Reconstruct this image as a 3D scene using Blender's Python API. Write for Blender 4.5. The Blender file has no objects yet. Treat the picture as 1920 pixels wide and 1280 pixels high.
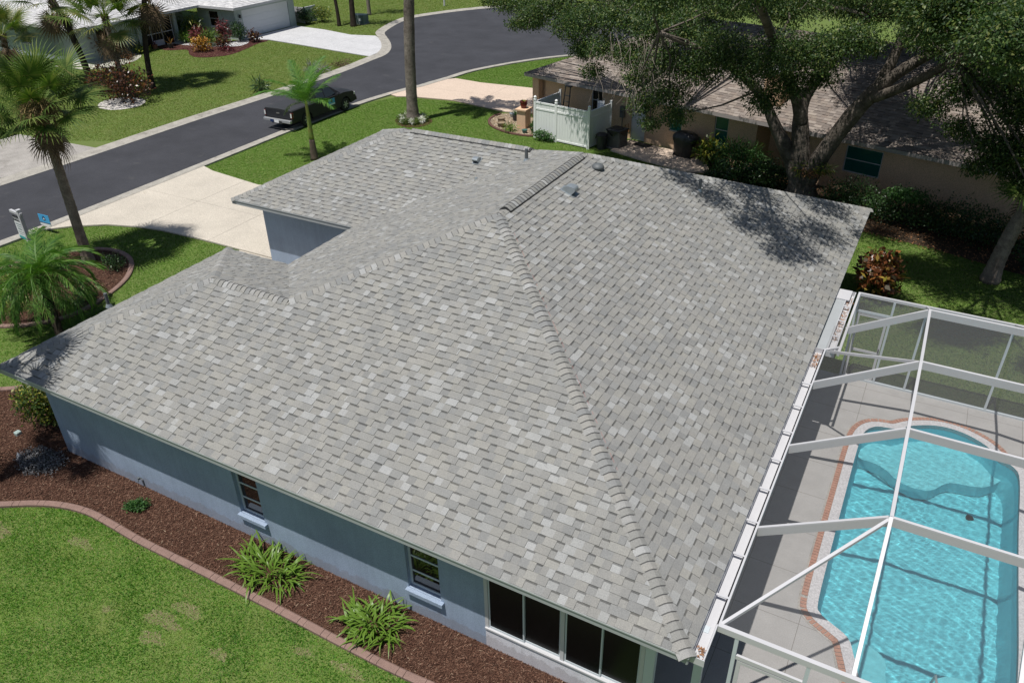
import bpy, math, random
import numpy as np
from mathutils import Vector, Matrix
from mathutils.geometry import tessellate_polygon
random.seed(7); RNG = np.random.default_rng(7)
SC = bpy.context.scene
COL = SC.collection

# ------------------------------------------------------------------ camera, sky, sun, exposure
cam_d = bpy.data.cameras.new("camera"); cam = bpy.data.objects.new("camera", cam_d); COL.objects.link(cam)
SC.camera = cam
cam_d.sensor_width = 36.0; cam_d.lens = 27.763; cam_d.clip_start = 0.1; cam_d.clip_end = 2000
_pi, _ya, _ro = math.radians(31.8743), math.radians(-29.0388), math.radians(-0.91423)
_f = Vector((math.sin(_ya)*math.cos(_pi), math.cos(_ya)*math.cos(_pi), -math.sin(_pi)))
_r = _f.cross(Vector((0, 0, 1))).normalized(); _u = _r.cross(_f)
_r2 = _r*math.cos(_ro) + _u*math.sin(_ro); _u2 = -_r*math.sin(_ro) + _u*math.cos(_ro)
CAMPOS = Vector((1.3203, -7.3578, 12.3469))
cam.matrix_world = Matrix(((_r2.x, _u2.x, -_f.x, CAMPOS.x), (_r2.y, _u2.y, -_f.y, CAMPOS.y), (_r2.z, _u2.z, -_f.z, CAMPOS.z), (0, 0, 0, 1)))

SUN_TRAVEL = Vector((0.09, 0.31, -1.0)).normalized()
to_sun = -SUN_TRAVEL
world = bpy.data.worlds.new("World"); SC.world = world; world.use_nodes = True
wn = world.node_tree
sky = wn.nodes.new("ShaderNodeTexSky"); sky.sky_type = 'NISHITA'; sky.sun_disc = False
sky.sun_elevation = math.asin(to_sun.z); sky.sun_rotation = math.atan2(to_sun.x, to_sun.y)
sky.air_density = 1.0; sky.dust_density = 1.2
bg = wn.nodes["Background"]; bg.inputs[1].default_value = 0.070
wn.links.new(sky.outputs[0], bg.inputs[0])
sun_d = bpy.data.lights.new("sun", 'SUN'); sun_d.energy = 4.9; sun_d.angle = math.radians(0.5); sun_d.color = (1.0, 0.965, 0.915)
sun = bpy.data.objects.new("sun", sun_d); COL.objects.link(sun)
sun.rotation_euler = SUN_TRAVEL.to_track_quat('-Z', 'Y').to_euler(); sun.location = (0, 0, 40)
SC.view_settings.view_transform = 'Standard'; SC.view_settings.look = 'None'
SC.view_settings.gamma = 1; SC.view_settings.use_curve_mapping = False
SC.view_settings.exposure = 0.0
SC.cycles.max_bounces = 8; SC.cycles.transparent_max_bounces = 16

# ------------------------------------------------------------------ helpers
def link(o): COL.objects.link(o); return o
def tag(o, label=None, cat=None, group=None, kind=None):
    if label: o['label'] = label
    if cat: o['category'] = cat
    if group: o['group'] = group
    if kind: o['kind'] = kind
    return o
def empty(name, loc=(0, 0, 0), rz=0.0, label=None, cat=None, group=None):
    o = bpy.data.objects.new(name, None); link(o); o.location = loc; o.rotation_euler = (0, 0, rz); o.empty_display_size = .2
    return tag(o, label, cat, group)
def mk(name, verts, faces, mat=None, parent=None, smooth=False, cols=None, kind=None):
    me = bpy.data.meshes.new(name)
    me.from_pydata([tuple(v) for v in verts], [], faces)
    if mat: me.materials.append(mat)
    if cols is not None:
        a = me.color_attributes.new("Col", 'FLOAT_COLOR', 'CORNER')
        arr = []
        for i, f in enumerate(faces): arr += [cols[i][0], cols[i][1], cols[i][2], 1.0]*len(f)
        a.data.foreach_set("color", arr)
    if smooth: me.polygons.foreach_set("use_smooth", [True]*len(me.polygons))
    me.update()
    o = bpy.data.objects.new(name, me); link(o)
    if parent: o.parent = parent
    if kind: o['kind'] = kind
    return o
def npmesh(name, V, F, mat, parent=None, kind=None, smooth=False):
    """V (n,3), F (m,k) numpy"""
    me = bpy.data.meshes.new(name); n, (m, k) = len(V), F.shape
    me.vertices.add(n); me.vertices.foreach_set("co", np.ascontiguousarray(V, dtype=np.float32).ravel())
    me.loops.add(m*k); me.loops.foreach_set("vertex_index", np.ascontiguousarray(F, dtype=np.int32).ravel())
    me.polygons.add(m); me.polygons.foreach_set("loop_start", np.arange(0, m*k, k, dtype=np.int32))
    me.polygons.foreach_set("loop_total", np.full(m, k, dtype=np.int32))
    if smooth: me.polygons.foreach_set("use_smooth", np.ones(m, dtype=bool))
    me.update(calc_edges=True)
    if mat: me.materials.append(mat)
    o = bpy.data.objects.new(name, me); link(o)
    if parent: o.parent = parent
    if kind: o['kind'] = kind
    return o
class MB:
    def __init__(s): s.v = []; s.f = []
    def add(s, verts, faces):
        n = len(s.v); s.v += [tuple(v) for v in verts]; s.f += [tuple(i+n for i in f) for f in faces]; return s
    def box(s, x0, x1, y0, y1, z0, z1, M=None):
        vs = [Vector(p) for p in ((x0,y0,z0),(x1,y0,z0),(x1,y1,z0),(x0,y1,z0),(x0,y0,z1),(x1,y0,z1),(x1,y1,z1),(x0,y1,z1))]
        if M: vs = [M @ v for v in vs]
        return s.add(vs, [(0,3,2,1),(4,5,6,7),(0,1,5,4),(1,2,6,5),(2,3,7,6),(3,0,4,7)])
    def bar(s, a, b, w, h, up=(0, 0, 1)):
        a, b = Vector(a), Vector(b); d = (b-a); L = d.length; d.normalize(); up = Vector(up)
        if abs(d.dot(up)) > .999: up = Vector((0, 1, 0))
        x = d.cross(up).normalized(); z = x.cross(d)
        M = Matrix(((x.x, d.x, z.x, a.x), (x.y, d.y, z.y, a.y), (x.z, d.z, z.z, a.z), (0, 0, 0, 1)))
        return s.box(-w/2, w/2, 0, L, -h/2, h/2, M)
    def tube(s, pts, rad, n=8, caps=True):
        pts = [Vector(p) for p in pts]; rad = rad if hasattr(rad, '__len__') else [rad]*len(pts)
        base = len(s.v); px = None
        for i, p in enumerate(pts):
            d = (pts[min(i+1, len(pts)-1)] - pts[max(i-1, 0)]).normalized()
            if px is None: px = d.cross(Vector((0.13, 0.97, 0.2))).normalized()
            px = (px - d*px.dot(d)).normalized(); py = d.cross(px)
            for k in range(n):
                a = 2*math.pi*k/n; s.v.append(tuple(p + (px*math.cos(a) + py*math.sin(a))*rad[i]))
        for i in range(len(pts)-1):
            for k in range(n):
                a, b = base+i*n+k, base+i*n+(k+1) % n; s.f.append((a, b, b+n, a+n))
        if caps:
            s.f.append(tuple(base+k for k in reversed(range(n)))); e = base+(len(pts)-1)*n; s.f.append(tuple(e+k for k in range(n)))
        return s
    def lathe(s, prof, n=16, c=(0, 0, 0)):
        base = len(s.v)
        for r, z in prof:
            for k in range(n):
                a = 2*math.pi*k/n; s.v.append((c[0]+r*math.cos(a), c[1]+r*math.sin(a), c[2]+z))
        for i in range(len(prof)-1):
            for k in range(n):
                a, b = base+i*n+k, base+i*n+(k+1) % n; s.f.append((a, b, b+n, a+n))
        s.f.append(tuple(base+k for k in reversed(range(n)))); e = base+(len(prof)-1)*n; s.f.append(tuple(e+k for k in range(n)))
        return s
    def prism(s, poly, z0, z1):
        n = len(poly)
        if sum(poly[i][0]*poly[(i+1) % n][1]-poly[(i+1) % n][0]*poly[i][1] for i in range(n)) < 0: poly = poly[::-1]
        b = len(s.v); s.v += [(p[0], p[1], z0) for p in poly] + [(p[0], p[1], z1) for p in poly]
        for t in tessellate_polygon([[Vector((p[0], p[1], 0)) for p in poly]]):
            a, c, d = t
            A, C, D = poly[a], poly[c], poly[d]
            if (C[0]-A[0])*(D[1]-A[1])-(C[1]-A[1])*(D[0]-A[0]) < 0: c, d = d, c
            s.f.append((b+n+a, b+n+c, b+n+d)); s.f.append((b+a, b+d, b+c))
        for i in range(n): j = (i+1) % n; s.f.append((b+i, b+j, b+n+j, b+n+i))
        return s
    def build(s, name, mat, parent=None, smooth=False, kind=None, bevel=0):
        o = mk(name, s.v, s.f, mat, parent, smooth, kind=kind)
        if bevel:
            m = o.modifiers.new('bevel', 'BEVEL'); m.width = bevel; m.segments = 2; m.limit_method = 'ANGLE'
        return o
def B(*a): return MB().box(*a)
def clip(poly, a, b, c):
    """keep a*x+b*y+c>=0"""
    out = []; n = len(poly)
    for i in range(n):
        p, q = poly[i], poly[(i+1) % n]; dp, dq = a*p[0]+b*p[1]+c, a*q[0]+b*q[1]+c
        if dp >= 0: out.append(p)
        if (dp >= 0) != (dq >= 0):
            t = dp/(dp-dq); out.append((p[0]+(q[0]-p[0])*t, p[1]+(q[1]-p[1])*t))
    return out
def clip_poly(poly, conv):
    n = len(conv)
    for i in range(n):
        p, q = conv[i], conv[(i+1) % n]
        poly = clip(poly, -(q[1]-p[1]), q[0]-p[0], (q[1]-p[1])*p[0]-(q[0]-p[0])*p[1])
        if len(poly) < 3: return []
    return poly
def area(poly):
    n = len(poly); return .5*sum(poly[i][0]*poly[(i+1) % n][1]-poly[(i+1) % n][0]*poly[i][1] for i in range(n))
def smooth_line(pts, closed=False, k=6):
    out = []; n = len(pts); P = [Vector((p[0], p[1])) for p in pts]
    for i in range(n if closed else n-1):
        p0 = P[(i-1) % n] if closed or i > 0 else P[i]; p1 = P[i]; p2 = P[(i+1) % n]; p3 = P[(i+2) % n] if closed or i < n-2 else P[i+1]
        for j in range(k):
            t = j/k; out.append(tuple(.5*((2*p1)+(-p0+p2)*t+(2*p0-5*p1+4*p2-p3)*t*t+(-p0+3*p1-3*p2+p3)*t**3)))
    if not closed: out.append(tuple(P[-1]))
    return out
def resample(pts, step):
    out = [Vector(pts[0])]; acc = 0
    for a, b in zip(pts, pts[1:]):
        a, b = Vector(a), Vector(b); L = (b-a).length
        while L > 0 and acc+L >= step:
            t = (step-acc)/L; a = a+(b-a)*t; out.append(a.copy()); L = (b-a).length; acc = 0
        acc += L
    return out
def offset(pts, d, closed=False):
    n = len(pts); out = []
    for i in range(n):
        a = Vector(pts[(i-1) % n] if closed or i > 0 else pts[i]); b = Vector(pts[(i+1) % n] if closed or i < n-1 else pts[i])
        t = (b-a).normalized(); out.append((pts[i][0]-t.y*d, pts[i][1]+t.x*d))
    return out
def pip(X, Y, poly):
    inside = np.zeros(X.shape, bool); n = len(poly)
    for i in range(n):
        x1, y1 = poly[i]; x2, y2 = poly[(i+1) % n]
        if y1 == y2: continue
        c = ((y1 > Y) != (y2 > Y)) & (X < (x2-x1)*(Y-y1)/(y2-y1)+x1); inside ^= c
    return inside

# ------------------------------------------------------------------ materials
def newmat(name):
    m = bpy.data.materials.new(name); m.use_nodes = True; nt = m.node_tree; return m, nt, nt.nodes["Principled BSDF"]
def noise(nt, scale, detail=3, rough=.6, coord='Object', dist=0):
    tc = nt.nodes.new("ShaderNodeTexCoord"); n = nt.nodes.new("ShaderNodeTexNoise")
    n.inputs["Scale"].default_value = scale; n.inputs["Detail"].default_value = detail; n.inputs["Roughness"].default_value = rough
    n.inputs["Distortion"].default_value = dist
    nt.links.new(tc.outputs[coord], n.inputs["Vector"]); return n
def geo_noise(nt, scale, detail=3, rough=.6):
    g = nt.nodes.new("ShaderNodeNewGeometry"); n = nt.nodes.new("ShaderNodeTexNoise")
    n.inputs["Scale"].default_value = scale; n.inputs["Detail"].default_value = detail; n.inputs["Roughness"].default_value = rough
    nt.links.new(g.outputs["Position"], n.inputs["Vector"]); return n
def ramp(nt, fac, stops, interp='LINEAR'):
    r = nt.nodes.new("ShaderNodeValToRGB"); r.color_ramp.interpolation = interp
    el = r.color_ramp.elements
    while len(el) < len(stops): el.new(.5)
    for e, (p, c) in zip(el, stops): e.position = p; e.color = (*c[:3], 1)
    nt.links.new(fac, r.inputs[0]); return r.outputs[0]
def mixc(nt, fac, a, b, mode='MIX'):
    m = nt.nodes.new("ShaderNodeMix"); m.data_type = 'RGBA'; m.blend_type = mode
    for s, v in ((m.inputs[0], fac), (m.inputs[6], a), (m.inputs[7], b)):
        if hasattr(v, 'is_linked') or hasattr(v, 'links'): nt.links.new(v, s)
        elif isinstance(v, (int, float)): s.default_value = v
        else: s.default_value = (*v[:3], 1)
    return m.outputs[2]
def bump(nt, bs, height, dist=.01, strength=1.0):
    b = nt.nodes.new("ShaderNodeBump"); b.inputs["Strength"].default_value = strength; b.inputs["Distance"].default_value = dist
    nt.links.new(height, b.inputs["Height"]); nt.links.new(b.outputs[0], bs.inputs["Normal"]); return b
def pm(name, c, rough=.7, var=.15, scale=3.0, fine=0, bumpd=0, bscale=60, metal=0, spec=.5, c2=None, stain=None):
    """principled with a large soft variation, a fine grain and optional relief"""
    m, nt, bs = newmat(name); c2 = c2 or tuple(x*(1-var) for x in c); c1 = tuple(min(1, x*(1+var*.6)) for x in c)
    n = geo_noise(nt, scale, 5, .65); out = ramp(nt, n.outputs[0], [(.3, c2), (.7, c1)])
    if fine:
        n2 = geo_noise(nt, fine, 2, .7)
        out = mixc(nt, .9, out, ramp(nt, n2.outputs[0], [(.3, (.72, .72, .72)), (.7, (1.25, 1.25, 1.25))]), 'MULTIPLY')
    if stain:
        n3 = geo_noise(nt, stain[1], 6, .7)
        out = mixc(nt, ramp(nt, n3.outputs[0], [(stain[2], (0, 0, 0)), (min(1, stain[2]+.12), (stain[3],)*3)]), out, stain[0])
    nt.links.new(out, bs.inputs["Base Color"])
    bs.inputs["Roughness"].default_value = rough; bs.inputs["Metallic"].default_value = metal
    bs.inputs["Specular IOR Level"].default_value = spec
    if bumpd: nb = geo_noise(nt, bscale, 4, .6); bump(nt, bs, nb.outputs[0], bumpd)
    return m
def leafmat(name, stops, rough=.5, trans=.25, spec=.4, patch=None):
    m, nt, bs = newmat(name)
    g = nt.nodes.new("ShaderNodeNewGeometry")
    col = ramp(nt, g.outputs["Random Per Island"], stops)
    if patch:
        n = geo_noise(nt, patch[1], 3, .6); col = mixc(nt, ramp(nt, n.outputs[0], [(patch[2], (0, 0, 0)), (patch[2]+.18, (patch[3],)*3)]), col, patch[0])
    nt.links.new(col, bs.inputs["Base Color"]); bs.inputs["Roughness"].default_value = rough
    bs.inputs["Specular IOR Level"].default_value = spec
    tr = nt.nodes.new("ShaderNodeBsdfTranslucent"); mx = nt.nodes.new("ShaderNodeMixShader"); mx.inputs[0].default_value = trans
    nt.links.new(mixc(nt, 1.0, col, (1.0, 1.25, .45), 'MULTIPLY'), tr.inputs[0])
    nt.links.new(bs.outputs[0], mx.inputs[1]); nt.links.new(tr.outputs[0], mx.inputs[2])
    nt.links.new(mx.outputs[0], nt.nodes["Material Output"].inputs[0]); return m

M = {}
M['asphalt'] = pm('asphalt', (.042, .043, .050), .85, .26, .45, fine=45, bumpd=.004, bscale=160, spec=.35, stain=((.085, .083, .080), 1.3, .60, .45))
M['concrete'] = pm('driveway concrete', (.50, .455, .385), .85, .10, .7, fine=30, bumpd=.002, bscale=90, spec=.25, stain=((.36, .31, .24), 1.4, .62, .5))
M['old_concrete'] = pm('old weathered concrete', (.33, .31, .285), .9, .2, 1.1, fine=25, bumpd=.003, spec=.2, stain=((.19, .175, .155), 1.0, .55, .6))
M['white_concrete'] = pm('pale painted concrete', (.50, .50, .505), .75, .10, .9, fine=20, spec=.3)
M['pink_concrete'] = pm('pink beige concrete', (.56, .45, .36), .85, .07, .6, fine=25, spec=.25)
M['curb'] = pm('kerb concrete', (.36, .34, .30), .9, .22, 2.2, fine=35, bumpd=.003, spec=.2, stain=((.16, .15, .13), 1.5, .56, .7))
M['deck'] = None
M['stucco'] = pm('blue grey stucco', (.295, .365, .475), .88, .14, .9, fine=55, bumpd=.006, bscale=70, spec=.2)
M['stucco_white'] = pm('white stucco', (.66, .66, .70), .85, .07, 1.5, fine=50, bumpd=.004, bscale=60, spec=.2, stain=((.30, .31, .33), 1.6, .60, .6))
M['tan'] = pm('tan stucco', (.66, .455, .305), .9, .10, 1.0, fine=30, bumpd=.005, spec=.2)
M['sage'] = pm('grey green stucco', (.36, .415, .41), .9, .07, .8, fine=30, bumpd=.004, spec=.2)
M['fascia'] = pm('grey fascia paint', (.34, .36, .37), .5, .05, 2, spec=.4)
M['fascia_tan'] = pm('grey brown fascia paint', (.33, .30, .29), .5, .05, 2)
M['soffit'] = pm('soffit paint', (.45, .47, .48), .6, .03, 2)
M['white'] = pm('white aluminium', (.50, .50, .515), .42, .03, 2, spec=.5, stain=((.62, .60, .56), 6, .66, .5))
M['white_vinyl'] = pm('white vinyl', (.80, .81, .80), .45, .05, 1.5, stain=((.55, .58, .52), 2.5, .64, .5))
M['window_frame'] = pm('window frame paint', (.50, .55, .58), .4, .03, 2)
M['black_metal'] = pm('black metal', (.018, .018, .02), .5, .1, 4)
M['galv'] = pm('galvanised metal', (.36, .40, .42), .38, .12, 6, metal=.55)
M['lead'] = pm('lead grey pipe', (.10, .11, .115), .55, .1, 6)
M['mulch'] = pm('dark mulch', (.084, .046, .032), .95, .35, 5, fine=50, bumpd=.03, bscale=35, spec=.1, c2=(.038, .020, .014))
M['mulch_red'] = pm('red mulch', (.075, .028, .026), .95, .3, 5, fine=40, bumpd=.02, bscale=30, spec=.1)
M['soil'] = pm('soil', (.06, .042, .028), .95, .3, 3, fine=40, bumpd=.02, spec=.1)
M['edging'] = pm('terracotta edging concrete', (.235, .155, .130), .85, .13, 5, fine=60, bumpd=.003, bscale=90, spec=.2)
M['edging_dark'] = pm('brown edging', (.12, .065, .05), .85, .13, 5, spec=.2)
M['brick'] = pm('terracotta brick', (.36, .19, .135), .8, .22, 9, fine=60, spec=.25)
M['plaster_white'] = pm('pool coping concrete', (.46, .45, .46), .8, .05, 2, fine=30, spec=.25)
M['gravel'] = pm('pale gravel', (.40, .31, .20), .9, .3, 12, fine=25, bumpd=.03, bscale=30, spec=.2, c2=(.22, .16, .10))
M['shell'] = pm('white shell gravel', (.55, .52, .48), .9, .2, 9, bumpd=.02, bscale=25)
M['palm_trunk'] = pm('palm trunk bark', (.25, .205, .165), .92, .3, 3.5, fine=24, bumpd=.02, bscale=18, spec=.15, c2=(.13, .10, .078))
M['grey_trunk'] = pm('grey ringed palm bark', (.19, .165, .14), .92, .45, 2.2, fine=18, bumpd=.02, bscale=14, spec=.15, c2=(.085, .07, .058))
M['dark_trunk'] = pm('dark bark', (.045, .036, .028), .95, .35, 4, fine=24, bumpd=.02, bscale=18, spec=.1)
M['oak_bark'] = pm('oak bark', (.155, .132, .112), .95, .4, 2.4, fine=14, bumpd=.035, bscale=11, spec=.1, c2=(.055, .048, .04), stain=((.27, .25, .22), 1.4, .6, .6))
M['twig'] = pm('pale dead twig', (.26, .22, .18), .9, .2, 5)
M['crownshaft'] = pm('green crownshaft', (.15, .25, .045), .5, .2, 3, c2=(.27, .25, .05))
M['bronze_trunk'] = pm('young palm base', (.17, .12, .09), .85, .25, 6)
M['rubber'] = pm('tyre rubber', (.018, .018, .018), .85, .1, 8)
M['carpaint'] = pm('charcoal car paint', (.026, .027, .031), .5, .1, 2, spec=.22)
M['tonneau'] = pm('black tonneau cover', (.030, .031, .033), .6, .1, 3)
M['chrome'] = pm('chrome', (.45, .455, .46), .35, .05, 3, metal=.5)
M['dark_plastic'] = pm('dark plastic', (.035, .036, .038), .5, .12, 5)
M['grey_plastic'] = pm('grey plastic', (.15, .145, .135), .55, .12, 5)
M['black_cover'] = pm('black vinyl cover', (.010, .010, .011), .42, .2, 5, spec=.6, bumpd=.03, bscale=5)
M['red_pot'] = pm('dark red glazed pot', (.12, .012, .012), .25, .2, 6)
M['clay_pot'] = pm('sandy clay pot', (.26, .20, .13), .85, .2, 8)
M['teal_pot'] = pm('teal pot', (.03, .12, .11), .4, .1, 5)
M['tail_red'] = pm('tail lamp red', (.14, .012, .01), .2, .1, 5)
M['lamp_clear'] = pm('clear lamp lens', (.62, .62, .60), .15, .05, 5)
M['blue_sign'] = pm('blue sign print', (.06, .36, .66), .45, .18, 6)
M['blue_dark'] = pm('dark blue ink', (.012, .03, .10), .5, .05, 5)
M['sign_white'] = pm('sign white', (.74, .75, .76), .5, .03, 5)
M['sign_grey'] = pm('sign grey ink', (.32, .36, .37), .5, .05, 5)
M['sign_black'] = pm('sign black ink', (.03, .032, .035), .5, .05, 5)
M['teal_ink'] = pm('teal ink', (.03, .33, .34), .5, .05, 5)
M['white_roof'] = pm('white shingle field', (.50, .50, .51), .85, .07, 1, fine=14, spec=.2)
M['terracotta_pot'] = pm('terracotta pot', (.30, .12, .07), .8, .1, 5)
M['red_line'] = pm('red chalk', (.36, .17, .16), .9, .2, 9)
M['doormat'] = pm('dark door mat', (.03, .027, .025), .95, .2, 12)
M['door_white'] = pm('white painted door', (.62, .64, .68), .4, .03, 4)
M['copper'] = pm('copper line', (.30, .12, .06), .5, .1, 5)
M['leaf_litter'] = pm('rusty dead leaves', (.33, .15, .06), .85, .45, 14, c2=(.14, .07, .03))

def glassmat(name, c, rough=.04, spec=.6):
    m, nt, bs = newmat(name); bs.inputs["Base Color"].default_value = (*c, 1); bs.inputs["Roughness"].default_value = rough
    bs.inputs["Specular IOR Level"].default_value = spec
    n = geo_noise(nt, 1.1, 2, .5); bump(nt, bs, n.outputs[0], .02, .25); return m
M['glass'] = glassmat('window glass', (.018, .014, .011), .03, .8)
M['glass_teal'] = glassmat('teal tinted window', (.012, .10, .085), .08, .5)
M['dark_screen'] = glassmat('dark slider glass', (.006, .008, .009), .25, .12)
M['car_glass'] = glassmat('car glass', (.008, .009, .010), .02, .9)

def splash(m):
    """soil splashed on the foot of a stucco wall, plus faint run marks"""
    nt = m.node_tree; bs = nt.nodes["Principled BSDF"]; src = bs.inputs["Base Color"].links[0].from_socket
    g = nt.nodes.new("ShaderNodeNewGeometry"); sp = nt.nodes.new("ShaderNodeSeparateXYZ"); nt.links.new(g.outputs["Position"], sp.inputs[0])
    n = geo_noise(nt, 5, 5, .7); ad = nt.nodes.new("ShaderNodeMath"); ad.operation = 'MULTIPLY_ADD'; ad.inputs[1].default_value = -.5; nt.links.new(n.outputs[0], ad.inputs[0]); nt.links.new(sp.outputs[2], ad.inputs[2])
    f = ramp(nt, ad.outputs[0], [(-.0, (.34, .34, .34)), (.05, (0, 0, 0))]); c = mixc(nt, f, src, (.20, .17, .15))
    vm = nt.nodes.new("ShaderNodeMapping"); vm.inputs["Scale"].default_value = (9, 9, .8); nt.links.new(g.outputs["Position"], vm.inputs[0]); n2 = nt.nodes.new("ShaderNodeTexNoise"); n2.inputs["Scale"].default_value = 1; nt.links.new(vm.outputs[0], n2.inputs[0])
    c = mixc(nt, .6, c, ramp(nt, n2.outputs[0], [(.35, (.93, .93, .93)), (.65, (1.04, 1.04, 1.04))]), 'MULTIPLY'); nt.links.new(c, bs.inputs["Base Color"])
splash(M['stucco']); splash(M['stucco_white'])
# roof shingles: colour attribute + granule speckle
def shinglemat(name, obj_random=None):
    m, nt, bs = newmat(name)
    if obj_random:
        oi = nt.nodes.new("ShaderNodeObjectInfo"); col = ramp(nt, oi.outputs["Random"], obj_random, 'CONSTANT')
    else:
        a = nt.nodes.new("ShaderNodeAttribute"); a.attribute_name = "Col"; col = a.outputs["Color"]
    n1 = geo_noise(nt, 260, 2, .8)
    col = mixc(nt, 1.0, col, ramp(nt, n1.outputs[0], [(.28, (.60, .60, .60)), (.5, (1, 1, 1)), (.74, (1.5, 1.48, 1.44))]), 'MULTIPLY')
    n0 = geo_noise(nt, 85, 3, .75)
    col = mixc(nt, 1.0, col, ramp(nt, n0.outputs[0], [(.3, (.76, .76, .77)), (.7, (1.26, 1.25, 1.22))]), 'MULTIPLY')
    n2 = geo_noise(nt, .8, 6, .7)
    col = mixc(nt, .9, col, ramp(nt, n2.outputs[0], [(.3, (.89, .90, .91)), (.7, (1.07, 1.06, 1.04))]), 'MULTIPLY')
    nt.links.new(col, bs.inputs["Base Color"]); bs.inputs["Roughness"].default_value = .92; bs.inputs["Specular IOR Level"].default_value = .2
    nb = geo_noise(nt, 300, 2, .7); bump(nt, bs, nb.outputs[0], .003, .8); return m
M['shingle'] = shinglemat('grey laminated shingle')
M['cap_band'] = pm('dark granule band', (.10, .10, .098), .9, .1, 5)
M['cap'] = shinglemat('grey ridge cap shingle', [(0, (.235, .235, .225)), (.3, (.27, .265, .25)), (.55, (.215, .22, .22)), (.78, (.285, .285, .28)), (.93, (.325, .33, .33))])
# pool deck with scored joints
m, nt, bs = newmat('textured pool deck'); M['deck'] = m
tc = nt.nodes.new("ShaderNodeNewGeometry"); bt = nt.nodes.new("ShaderNodeTexBrick"); bt.offset = 0
bt.inputs["Scale"].default_value = 1; bt.inputs["Brick Width"].default_value = 1.22; bt.inputs["Row Height"].default_value = 1.22
bt.inputs["Mortar Size"].default_value = .006; bt.inputs["Mortar Smooth"].default_value = .3
bt.inputs["Color1"].default_value = bt.inputs["Color2"].default_value = (.33, .32, .31, 1); bt.inputs["Mortar"].default_value = (.16, .145, .13, 1)
nt.links.new(tc.outputs["Position"], bt.inputs["Vector"])
n = geo_noise(nt, 1.6, 5, .65); n2 = geo_noise(nt, 60, 3, .7)
c = mixc(nt, .9, bt.outputs[0], ramp(nt, n.outputs[0], [(.3, (.88, .88, .88)), (.7, (1.08, 1.08, 1.08))]), 'MULTIPLY')
c = mixc(nt, .8, c, ramp(nt, n2.outputs[0], [(.3, (.85, .85, .85)), (.7, (1.12, 1.12, 1.12))]), 'MULTIPLY')
nt.links.new(c, bs.inputs["Base Color"]); bs.inputs["Roughness"].default_value = .85; bump(nt, bs, n2.outputs[0], .004)
# screens
def screenmat(name, op, c):
    m, nt, bs = newmat(name); tr = nt.nodes.new("ShaderNodeBsdfTransparent"); mx = nt.nodes.new("ShaderNodeMixShader"); mx.inputs[0].default_value = op
    bs.inputs["Base Color"].default_value = (*c, 1); bs.inputs["Roughness"].default_value = .7
    nt.links.new(tr.outputs[0], mx.inputs[1]); nt.links.new(bs.outputs[0], mx.inputs[2]); nt.links.new(mx.outputs[0], nt.nodes["Material Output"].inputs[0]); return m
M['roof_screen'] = screenmat('roof insect screen', .16, (.22, .22, .22))
M['wall_screen'] = screenmat('wall insect screen', .60, (.07, .072, .075))
# water
m, nt, bs = newmat('pool water'); M['water'] = m
bs.inputs["Base Color"].default_value = (.96, 1.0, 1.0, 1); bs.inputs["Roughness"].default_value = 0; bs.inputs["Transmission Weight"].default_value = 1; bs.inputs["IOR"].default_value = 1.33
M['pool_plaster'] = pm('turquoise pool plaster', (.145, .60, .68), .8, .12, 1.2, fine=0, spec=.2, c2=(.12, .53, .62))
M['pool_ledge'] = pm('pale pool bench plaster', (.19, .63, .70), .8, .1, 5, spec=.2)
# grass
def grassmat(name, dark, mid, lite, dry, dryamt):
    return leafmat(name, [(0, dark), (.45, mid), (.8, lite), (.93, dry), (1, dry)], .6, .3, .25, patch=(tuple((d*.55+m_*.45) for d, m_ in zip(dry, lite)), 1.1, dryamt-.07, .7))
M['grass_near'] = grassmat('lawn grass blades', (0.068, 0.185, 0.022), (0.125, 0.280, 0.032), (0.205, 0.362, 0.049), (0.368, 0.355, 0.137), .60)
M['grass_far'] = grassmat('drier lawn grass blades', (0.112, 0.174, 0.039), (0.162, 0.230, 0.050), (0.202, 0.263, 0.062), (0.280, 0.263, 0.112), .56)
M['grass_lush'] = grassmat('lush lawn grass blades', (0.081, 0.178, 0.024), (0.119, 0.243, 0.032), (0.162, 0.297, 0.043), (0.216, 0.259, 0.076), .66)
M['grass_tuft'] = grassmat('dense green lawn tufts', (0.045, 0.141, 0.016), (0.083, 0.224, 0.023), (0.141, 0.301, 0.036), (0.205, 0.281, 0.064), .72)
M['grass_dry'] = leafmat('dead straw grass', [(0, (.16, .12, .07)), (.6, (.30, .24, .15)), (1, (.42, .36, .25))], .8, .05, .1)
M['ground'] = pm('lawn ground', (.10, .15, .035), .95, .25, .8, fine=40, spec=.1, c2=(.12, .15, .05), stain=((.20, .18, .09), .6, .6, .5))
# foliage
G_ = dict
M['oak'] = leafmat('oak leaves', [(0, (.022, .050, .016)), (.35, (.038, .078, .020)), (.75, (.066, .112, .028)), (.9, (.13, .175, .04)), (1, (.18, .19, .06))], .5, .28, .35)
M['sabal'] = leafmat('fan palm frond', [(0, (.055, .10, .02)), (.5, (.09, .15, .03)), (.85, (.14, .19, .045)), (1, (.21, .20, .07))], .62, .25, .2)
M['sabal_yellow'] = leafmat('yellow green fan palm frond', [(0, (.09, .13, .03)), (.5, (.15, .18, .045)), (1, (.25, .22, .07))], .5, .25)
M['dead_frond'] = leafmat('dead brown frond', [(0, (.09, .06, .035)), (1, (.16, .11, .06))], .8, .1)
M['royal'] = leafmat('bright feather palm leaflets', [(0, (.06, .16, .03)), (.5, (.10, .23, .045)), (.9, (.17, .29, .06)), (1, (.24, .30, .09))], .55, .35, .25)
M['royal_pale'] = leafmat('pale ageing leaflets', [(0, (.12, .15, .08)), (1, (.22, .24, .15))], .5, .2)
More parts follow.
